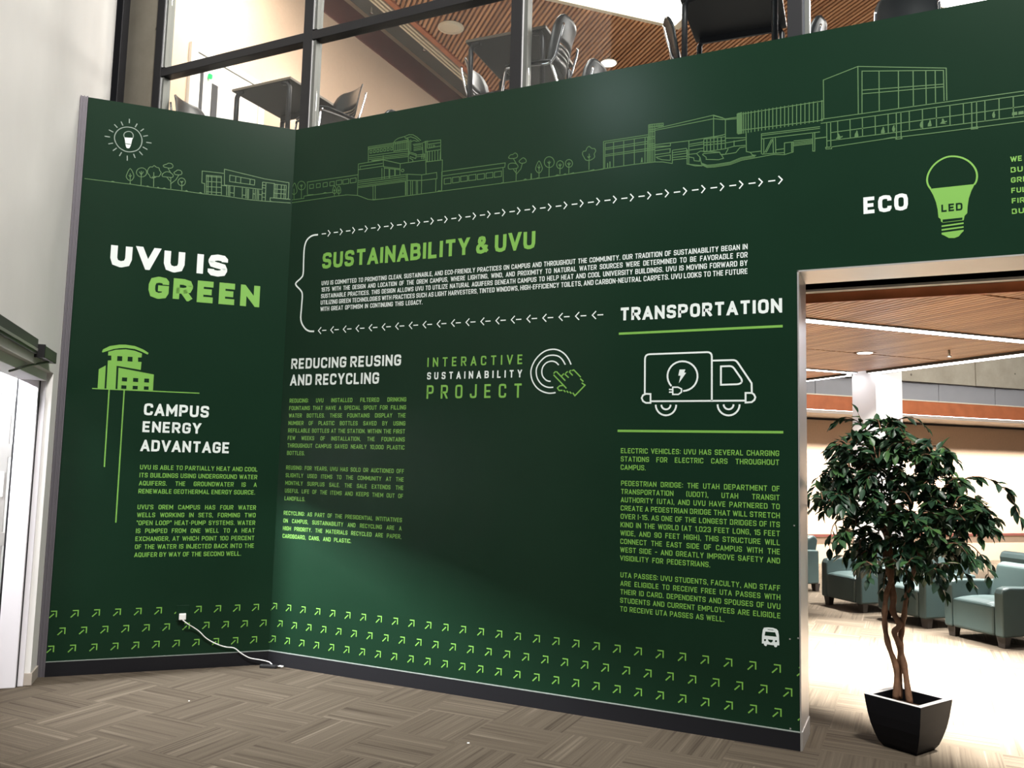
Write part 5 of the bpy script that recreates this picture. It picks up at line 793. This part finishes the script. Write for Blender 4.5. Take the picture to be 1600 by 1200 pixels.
# ------------------------------------------------------------------ potted ficus
PX, PY = 4.485, 0.385
ft = thing('potted_ficus', 'leafy artificial ficus tree in a square black pot in the opening', 'plant', (PX, PY, 0))
def frame_ring(mb, levels, rot, inner=None):
    c, s = math.cos(rot), math.sin(rot); V = []
    for h_, z in levels:
        for (x, y) in ((-1, -1), (1, -1), (1, 1), (-1, 1)): V.append((h_*(x*c-y*s), h_*(x*s+y*c), z))
    return V
ROT = math.radians(61)
lv = [(0.098, 0.0), (0.118, 0.03), (0.132, 0.07), (0.149, 0.13), (0.160, 0.19), (0.168, 0.25), (0.172, 0.285), (0.172, 0.292), (0.138, 0.292), (0.128, 0.22)]
b = MB(); V = frame_ring(b, lv, ROT); Fq = [(3, 2, 1, 0)]
for i in range(len(lv)-1):
    for k in range(4): k2 = (k+1) % 4; Fq.append((i*4+k, i*4+k2, (i+1)*4+k2, (i+1)*4+k))
b.faces(V, [f for i, f in enumerate(Fq) if not 29 <= i <= 32]); b.build('pot', 'pot', ft)
b = MB(); b.faces(V[28:36], [(k, (k+1) % 4, (k+1) % 4+4, k+4) for k in range(4)]); b.build('rim', 'rim_sheen', ft)['label'] = 'rim of the black pot, its sheen painted pale'  # pale colour stands in for the bright sheen on the rim
b = MB(); V = frame_ring(b, [(0.129, 0.225)], ROT); b.faces(V, [(0, 1, 2, 3)]); b.build('soil', 'soil', ft)
def tpx(px, py, dy=0.0):   # position on the tree's own upright plane (y = PY) from picture proportions
    return Vector((3.921+(px-1258)*0.003458, PY+dy, 1.539-(py-750)*0.003655))
def Lc(v): return Vector((v.x-PX, v.y-PY, v.z))
T1 = [(1402,1097,-.02),(1404,1050,-.02),(1392,1014,.0),(1387,985,.01),(1387,962,.01),(1390,933,.0),(1399,900,-.01),(1395,850,.0),(1370,790,.05)]
T2 = [(1408,1097,.02),(1409,1050,.02),(1410,1016,.0),(1402,992,-.02),(1410,979,.0),(1400,960,.02),(1401,937,.02),(1396,896,.0),(1391,868,.0),(1400,800,.0),(1405,740,.0)]
T3 = [(1424,1101,-.03),(1417,1048,-.01),(1411,1018,.02),(1412,996,.03),(1417,967,.02),(1422,933,.0),(1438,880,.0),(1465,820,.0),(1490,780,.02)]
for pts, r0, r1 in ((T1, .017, .013), (T2, .016, .020), (T3, .018, .012)):
    P = spline([Lc(tpx(*p)) for p in pts], 5); n = len(P); b = MB()
    b.tube(P, [r0+(r1-r0)*i/(n-1)+0.002*math.sin(i*1.3) for i in range(n)], 9); b.build('trunk', 'trunk', ft)
rng = random.Random(11)
leafmb = MB(); twmb = MB()
def leaf(p, d, up_, L):
    d = d.normalized(); sd = d.cross(up_)
    if sd.length < 0.1: sd = d.orthogonal()
    sd.normalize(); nn = sd.cross(d).normalized(); w = L*rng.uniform(.42, .52)
    prof = ((0, .0), (.18, .62), (.42, 1.0), (.68, .78), (.88, .34), (1.0, 0))
    V = []; droop = rng.uniform(.05, .22)
    for t, ww in prof:
        c = p+d*(L*t)-nn*(droop*L*t*t)
        V += [c-sd*(w/2*ww)+nn*(0.10*L*ww), c, c+sd*(w/2*ww)+nn*(0.10*L*ww)]
    F = []
    for i in range(len(prof)-1): a = i*3; F += [(a, a+3, a+4, a+1), (a+1, a+4, a+5, a+2)]
    leafmb.faces(V, F, 0, True)
def ok(p):  # keep leaves out of the wall end
    x, y = p.x+PX, p.y+PY
    return not (x < XO+0.02 and y < TH+0.03)
def twig(P, dens=1.0, L=0.075):
    P = spline(P, 4); n = len(P)
    twmb.tube(P, [0.0045*(1-0.7*i/(n-1)) for i in range(n)], 5, 0)
    for i in range(1, n):
        t = (P[i]-P[i-1])
        for k in range(2):
            if rng.random() > dens*0.62: continue
            side = Vector((rng.uniform(-1, 1), rng.uniform(-1, 1), rng.uniform(-.9, .25)))
            d = (t.normalized()*0.55+side*0.8)
            q = P[i]-t*rng.random()
            if ok(q) and ok(q+d.normalized()*0.08): leaf(q, d, Vector((rng.uniform(-.5, .5), rng.uniform(-.6, .2), 1)), L*rng.uniform(.75, 1.2))
    q = P[-1]; d = P[-1]-P[-2]
    if ok(q+d.normalized()*0.08): leaf(q, d, Vector((0, -.2, 1)), L)
# crown: bunches of twigs around branch points
CL_ = [(1345,695,34),(1390,672,32),(1430,684,34),(1340,735,38),(1385,722,42),(1430,725,42),(1466,704,24),(1478,748,32),(1350,782,34),(1395,778,42),(1440,790,42),(1490,792,36),(1345,828,26),(1388,832,38),(1430,832,38),(1475,836,36),(1516,806,30),(1380,875,30),(1418,880,28),(1462,872,28),(1498,858,24),(1308,742,20),(1300,782,18),(1322,765,24),(1352,862,20),(1530,786,20)]
for (px, py, r) in CL_:
    for k in range(14 if r > 30 else 8):
        c = Lc(tpx(px, py, rng.uniform(-.30, .34)))
        if not ok(c): c.y = TH+0.1-PY
        rr = r*0.0037; a = rng.uniform(0, 2*math.pi)
        o = c+Vector((rr*.25*math.cos(a), rng.uniform(-.08, .08), rr*.25*math.sin(a)))
        e = c+Vector((rr*math.cos(a), rng.uniform(-.14, .14), rr*0.9*math.sin(a)-.02))
        mid = (o+e)/2+Vector((0, 0, .03))
        twig([o, mid, e], 1.25)
for pts, dn in (([(1480,775),(1512,742),(1545,738),(1578,760),(1594,800)], .75), ([(1500,762),(1540,778),(1562,805)], .6), ([(1335,752),(1300,752),(1272,760),(1263,782)], .7), ([(1330,780),(1292,782),(1268,800)], .6), ([(1325,800),(1302,828),(1296,866)], .7), ([(1320,740),(1292,735),(1276,750)], .6),
        ([(1372,684),(1352,652),(1326,640),(1308,652)], .8), ([(1372,690),(1360,660),(1348,634)], .7), ([(1392,668),(1412,645),(1440,642),(1456,656)], .8), ([(1456,690),(1482,688),(1503,712)], .7), ([(1480,845),(1520,845),(1543,872),(1546,892)], .8), ([(1490,852),(1505,880),(1520,905)], .6), ([(1455,880),(1470,905),(1480,928)], .6), ([(1350,860),(1330,872),(1318,878)], .8), ([(1395,880),(1388,905),(1384,930)], .7), ([(1420,890),(1426,912),(1424,932)], .7), ([(1500,800),(1548,812),(1562,822)], .7), ([(1495,735),(1500,752),(1502,762)], .5)):
    dy = rng.uniform(.0, .12)
    P = [Lc(tpx(x, y, dy)) for x, y in pts]
    for p in P:
        if not ok(p): p.y = TH+0.06-PY
    twig(P, dn*1.3, 0.075)
for a_, bpt in (((1396,800),(1345,735)),((1398,780),(1430,690)),((1402,770),(1390,680)),((1470,815),(1500,790)),((1465,820),(1455,740)),((1392,840),(1350,800)),((1445,860),(1480,845))):
    twmb.tube(spline([Lc(tpx(*a_, 0)), Lc(tpx((a_[0]+bpt[0])/2, (a_[1]+bpt[1])/2-8, .05)), Lc(tpx(*bpt, .02))], 5), 0.007, 6)
tag(twmb.build('branch_twigs', 'trunk', ft), None, None, None, 'stuff')
tag(leafmb.build('foliage', 'leaf', ft), None, None, None, 'stuff')

# ------------------------------------------------------------------ lounge armchairs
def pad(mb, x0, x1, y0, y1, z0, z1, crown=0.0, mi=0, n=6):
    """cushion: box whose top bulges"""
    V = []; F = []
    for j in range(n+1):
        for i in range(n+1):
            x = x0+(x1-x0)*i/n; y = y0+(y1-y0)*j/n
            bx = 1-(2*i/n-1)**4; by = 1-(2*j/n-1)**4
            V.append((x, y, z1+crown*bx*by))
    for j in range(n):
        for i in range(n): a = j*(n+1)+i; F.append((a, a+1, a+n+2, a+n+1))
    ring = [i for i in range(n+1)]+[j*(n+1)+n for j in range(1, n+1)]+[n*(n+1)+i for i in range(n-1, -1, -1)]+[j*(n+1) for j in range(n-1, 0, -1)]
    b0 = len(V)
    for r_ in ring: V.append((V[r_][0], V[r_][1], z0))
    m_ = len(ring)
    for k in range(m_): k2 = (k+1) % m_; F.append((ring[k2], ring[k], b0+k, b0+k2))
    F.append(tuple(b0+k for k in range(m_-1, -1, -1)))
    mb.faces(V, F, mi, False)
def make_armchair(label):
    # local axes: +x along the row (E1), -y is the front
    t = thing('armchair', label, 'chair', (0, 0, 0), 0, 'teal lounge armchairs')
    W2 = 0.335
    b = MB(); pad(b, -0.235, 0.235, -0.005, 0.52, 0.10, 0.385, 0.035); b.build('seat', 'teal', t, 0.03, 3)
    b = MB(); b.prism([(-0.245, 0.44, 0.28), (-0.245, 0.66, 0.12), (-0.245, 0.76, 0.66), (-0.245, 0.735, 0.715), (-0.245, 0.68, 0.735), (-0.245, 0.60, 0.70)], (0.49, 0, 0)); b.build('backrest', 'teal', t, 0.035, 3)
    for s in (-1, 1):
        x0, x1 = (0.24, W2) if s > 0 else (-W2, -0.24)
        b = MB(); b.prism([(x0, 0.0, 0.10), (x0, 0.70, 0.10), (x0, 0.70, 0.54), (x0, 0.10, 0.56), (x0, 0.025, 0.545), (x0, 0.0, 0.50)], (x1-x0, 0, 0)); b.build('armrest', 'teal', t, 0.02, 3)
        for y in (0.03, 0.64):
            b = MB(); xa = 0.232 if s > 0 else -0.327
            b.faces([(xa+.012, y+.012, 0), (xa+.083, y+.012, 0), (xa+.083, y+.07, 0), (xa+.012, y+.07, 0), (xa, y, .105), (xa+.095, y, .105), (xa+.095, y+.08, .105), (xa, y+.08, .105)], [(3,2,1,0),(4,5,6,7),(0,1,5,4),(1,2,6,5),(2,3,7,6),(3,0,4,7)]); b.build('leg', 'leg_dark', t, 0.004)
    return t
A45 = math.atan2(E1.y, E1.x)
spots_ = [(-1.235, 6.52, A45, 'teal armchair in the lounge row, just right of the opening jamb'), (-0.32, 6.52, A45, 'teal armchair in the lounge row, hidden behind the tree trunk'), (0.62, 6.48, A45, 'teal armchair in the lounge row, nearest the right edge'), (-2.76, 6.50, A45, 'teal armchair in the lounge row, cut off by the opening jamb'),
    (-0.30, 8.95, A45+math.pi, 'teal armchair facing away, back to back behind the tree'), (0.52, 8.98, A45+math.pi, 'teal armchair facing away, behind the nearest lounge armchair')]
ac = make_armchair(spots_[0][3])
for i, (u, v, rz, lb) in enumerate(spots_):
    o = ac if i == 0 else copy_tree(ac)
    o.location = P2(u, v, 0); o.rotation_euler = (0, 0, rz); o['label'] = lb

# ------------------------------------------------------------------ upper tables and chairs
def make_table(w, d):
    t = thing('cafe_table', '', 'table', (0, 0, 0), 0, 'upper room tables')
    b = MB(); b.box(-w/2, w/2, -d/2, d/2, 0.715, 0.74, 0); o = b.build('tabletop', 'table_top', t, 0.006)
    b = MB(); e = 0.004
    for q in ((-w/2-e, w/2+e, -d/2-e, -d/2), (-w/2-e, w/2+e, d/2, d/2+e), (-w/2-e, -w/2, -d/2, d/2), (w/2, w/2+e, -d/2, d/2)): b.box(*q, 0.717, 0.738)
    b.build('edge_band', 'table_edge', t)
    for sx in (-1, 1):
        for sy in (-1, 1):
            x, y = sx*(w/2-0.03), sy*(d/2-0.03); b = MB(); b.tube([(x, y, 0), (x, y, 0.60), (x, y, 0.66), (x-sx*0.02, y, 0.70), (x-sx*0.08, y, 0.712)], 0.022, 8); b.build('leg', 'black_metal', t)
    b = MB(); b.box(-w/2+0.04, w/2-0.04, d/2-0.07, d/2-0.05, 0.665, 0.714)
    b.build('apron', 'black_metal', t)
    return t
tb = make_table(0.68, 0.68)
for i, (x, y, rz, lb) in enumerate(((-0.755, 0.71, 0.0, 'square dark table behind the glazing, above the narrow panel corner'), (1.67, 0.77, 0.05, 'square dark table behind the glazing, above the stepped tower drawing'), (3.40, 0.80, 0.06, 'square dark table behind the glazing, above the finned facade drawing'))):
    o = tb if i == 0 else copy_tree(tb); o.location = (x, y, ZF); o.rotation_euler = (0, 0, rz); o['label'] = lb
def make_chair():
    # faces +x; back shell curved, slots low in the back, tubular sled legs
    t = thing('stacking_chair', '', 'chair', (0, 0, 0), 0, 'upper room chairs')
    def shell(prof, hw, name, rows=8, thick=0.010, slots=()):
        V = []; F = []; n = 10; m_ = len(prof)
        for i, (x, z, w, c) in enumerate(prof):
            for k in range(n+1):
                s = 2*k/n-1; V.append((x+c*s*s, hw*w*s, z+(0 if name != 'backrest' else -0.0)))
        for i in range(m_-1):
            for k in range(n):
                if i in slots and 2 <= k <= n-3: continue
                a = i*(n+1)+k; F.append((a, a+1, a+n+2, a+n+1))
        b = MB(); b.faces(V, F, 0, True); o = b.build(name, 'shell', t)
        sl = o.modifiers.new('solid', 'SOLIDIFY'); sl.thickness = thick; sl.offset = 0
        return o
    back = [(-0.190, 0.44, .92, .05), (-0.205, 0.47, .96, .06), (-0.214, 0.495, .98, .065), (-0.217, 0.507, .98, .066), (-0.222, 0.53, 1., .068), (-0.2245, 0.542, 1., .068), (-0.229, 0.565, 1., .07), (-0.2315, 0.577, 1., .07), (-0.236, 0.60, 1., .07), (-0.2385, 0.612, 1., .07), (-0.246, 0.66, 1., .07), (-0.256, 0.72, .98, .066), (-0.268, 0.77, .93, .055), (-0.278, 0.80, .85, .045), (-0.285, 0.82, .70, .03)]
    shell(back, 0.225, 'backrest', slots=(2, 4, 6, 8))
    seat = [(0.215, 0.425, .85, 0.0), (0.205, 0.445, .93, 0), (0.15, 0.452, 1., 0), (0.0, 0.443, 1., 0), (-0.12, 0.438, .98, 0.0), (-0.18, 0.445, .92, 0.02)]
    shell(seat, 0.225, 'seat')
    for sy in (-1, 1):
        y = sy*0.205
        b = MB(); b.tube(spline([(0.20, y, 0.42), (0.225, y*1.06, 0.2), (0.24, y*1.1, 0.012)], 4), 0.011, 8); b.build('leg', 'chrome', t)
        b = MB(); b.tube(spline([(-0.16, y, 0.43), (-0.24, y*1.06, 0.2), (-0.28, y*1.1, 0.012)], 4), 0.011, 8); b.build('leg', 'chrome', t)
        b = MB(); b.tube(spline([(0.20, y*.98, 0.425), (0.0, y*.98, 0.425), (-0.17, y*.98, 0.43), (-0.235, y*1.02, 0.60), (-0.262, y*1.0, 0.72)], 4), 0.010, 8); b.build('side_frame', 'chrome', t)
    return t
cc = make_chair()
CH = [(-1.60, 0.56, 0.12, 'stacking chair left of the square table above the narrow panel, lit from behind'), (-0.24, 0.70, -math.pi/2-0.35, 'stacking chair right of the square table above the narrow panel, black against the beige wall'),
      (1.35, 0.99, 0.1, 'stacking chair left of the table above the stepped tower drawing, back shining'), (1.90, 0.62, math.pi+0.1, 'large slotted black chair right of the table above the stepped tower drawing'),
      (1.88, 1.40, math.pi, 'black chair further back beside the round downlight'), (3.10, 1.02, 0.15, 'black chair left of the table above the finned facade drawing'),
      (3.70, 1.42, math.pi, 'black chair top right of the last mullion'), (4.55, 1.45, math.pi*0.5, 'black chair at the top right beside the glowing ceiling panel'), (-0.33, 1.62, math.pi, 'chair far back, only its top edge above the green wall')]
for i, (x, y, rz, lb) in enumerate(CH):
    o = cc if i == 0 else copy_tree(cc); o.location = (x, y, ZF); o.rotation_euler = (0, 0, rz); o['label'] = lb
# lights and fittings in the upper slat ceiling
def panel_light(label, pts, z):
    t = thing('ceiling_light_panel', label, 'light', (0, 0, 0), 0, 'upper ceiling light panels')
    P = [Vector((x, y, z)) for x, y in pts]
    b = MB(); b.prism(P, (0, 0, 0.03)); b.build('diffuser', 'cove', t)
    c = sum(P, Vector())/len(P); b = MB(); n = len(P)
    for i in range(n):
        a, d = P[i], P[(i+1) % n]; a2, d2 = c+(a-c)*1.10, c+(d-c)*1.10
        b.prism([a-UZ*0.015, d-UZ*0.015, d2-UZ*0.015, a2-UZ*0.015], (0, 0, 0.05))
    b.build('frame', 'cream', t)
def quad(u0, u1, v0, v1): return [tuple(P2(u, v)[:2]) for u, v in ((u0, v0), (u1, v0), (u1, v1), (u0, v1))]
panel_light('large glowing panel in the slat ceiling above the middle table', quad(-3.12, -1.7, 3.3, 5.35), 7.858)
panel_light('glowing panel in the slat ceiling at the top right', quad(-1.35, -0.2, 8.2, 9.9), 7.858)
downlight('round_speaker', 'cream round speaker in the slat ceiling behind the glazing rail', (-1.42, 4.82, 7.872), 0.17, 'cream')
downlight('downlight', 'glowing round downlight in the slat ceiling right of the slotted chair', (0.33, 6.72, 7.872), 0.12, 'lamp')
for i, p in enumerate(((-2.75, 4.7, 8.42), (-2.62, 6.0, 8.42), (-2.50, 5.5, 8.42))): sprinkler(('sprinkler on the grey ceiling, left of the three', 'sprinkler on the grey ceiling, farthest of the three', 'sprinkler on the grey ceiling, middle of the three')[i], p, 0.10)
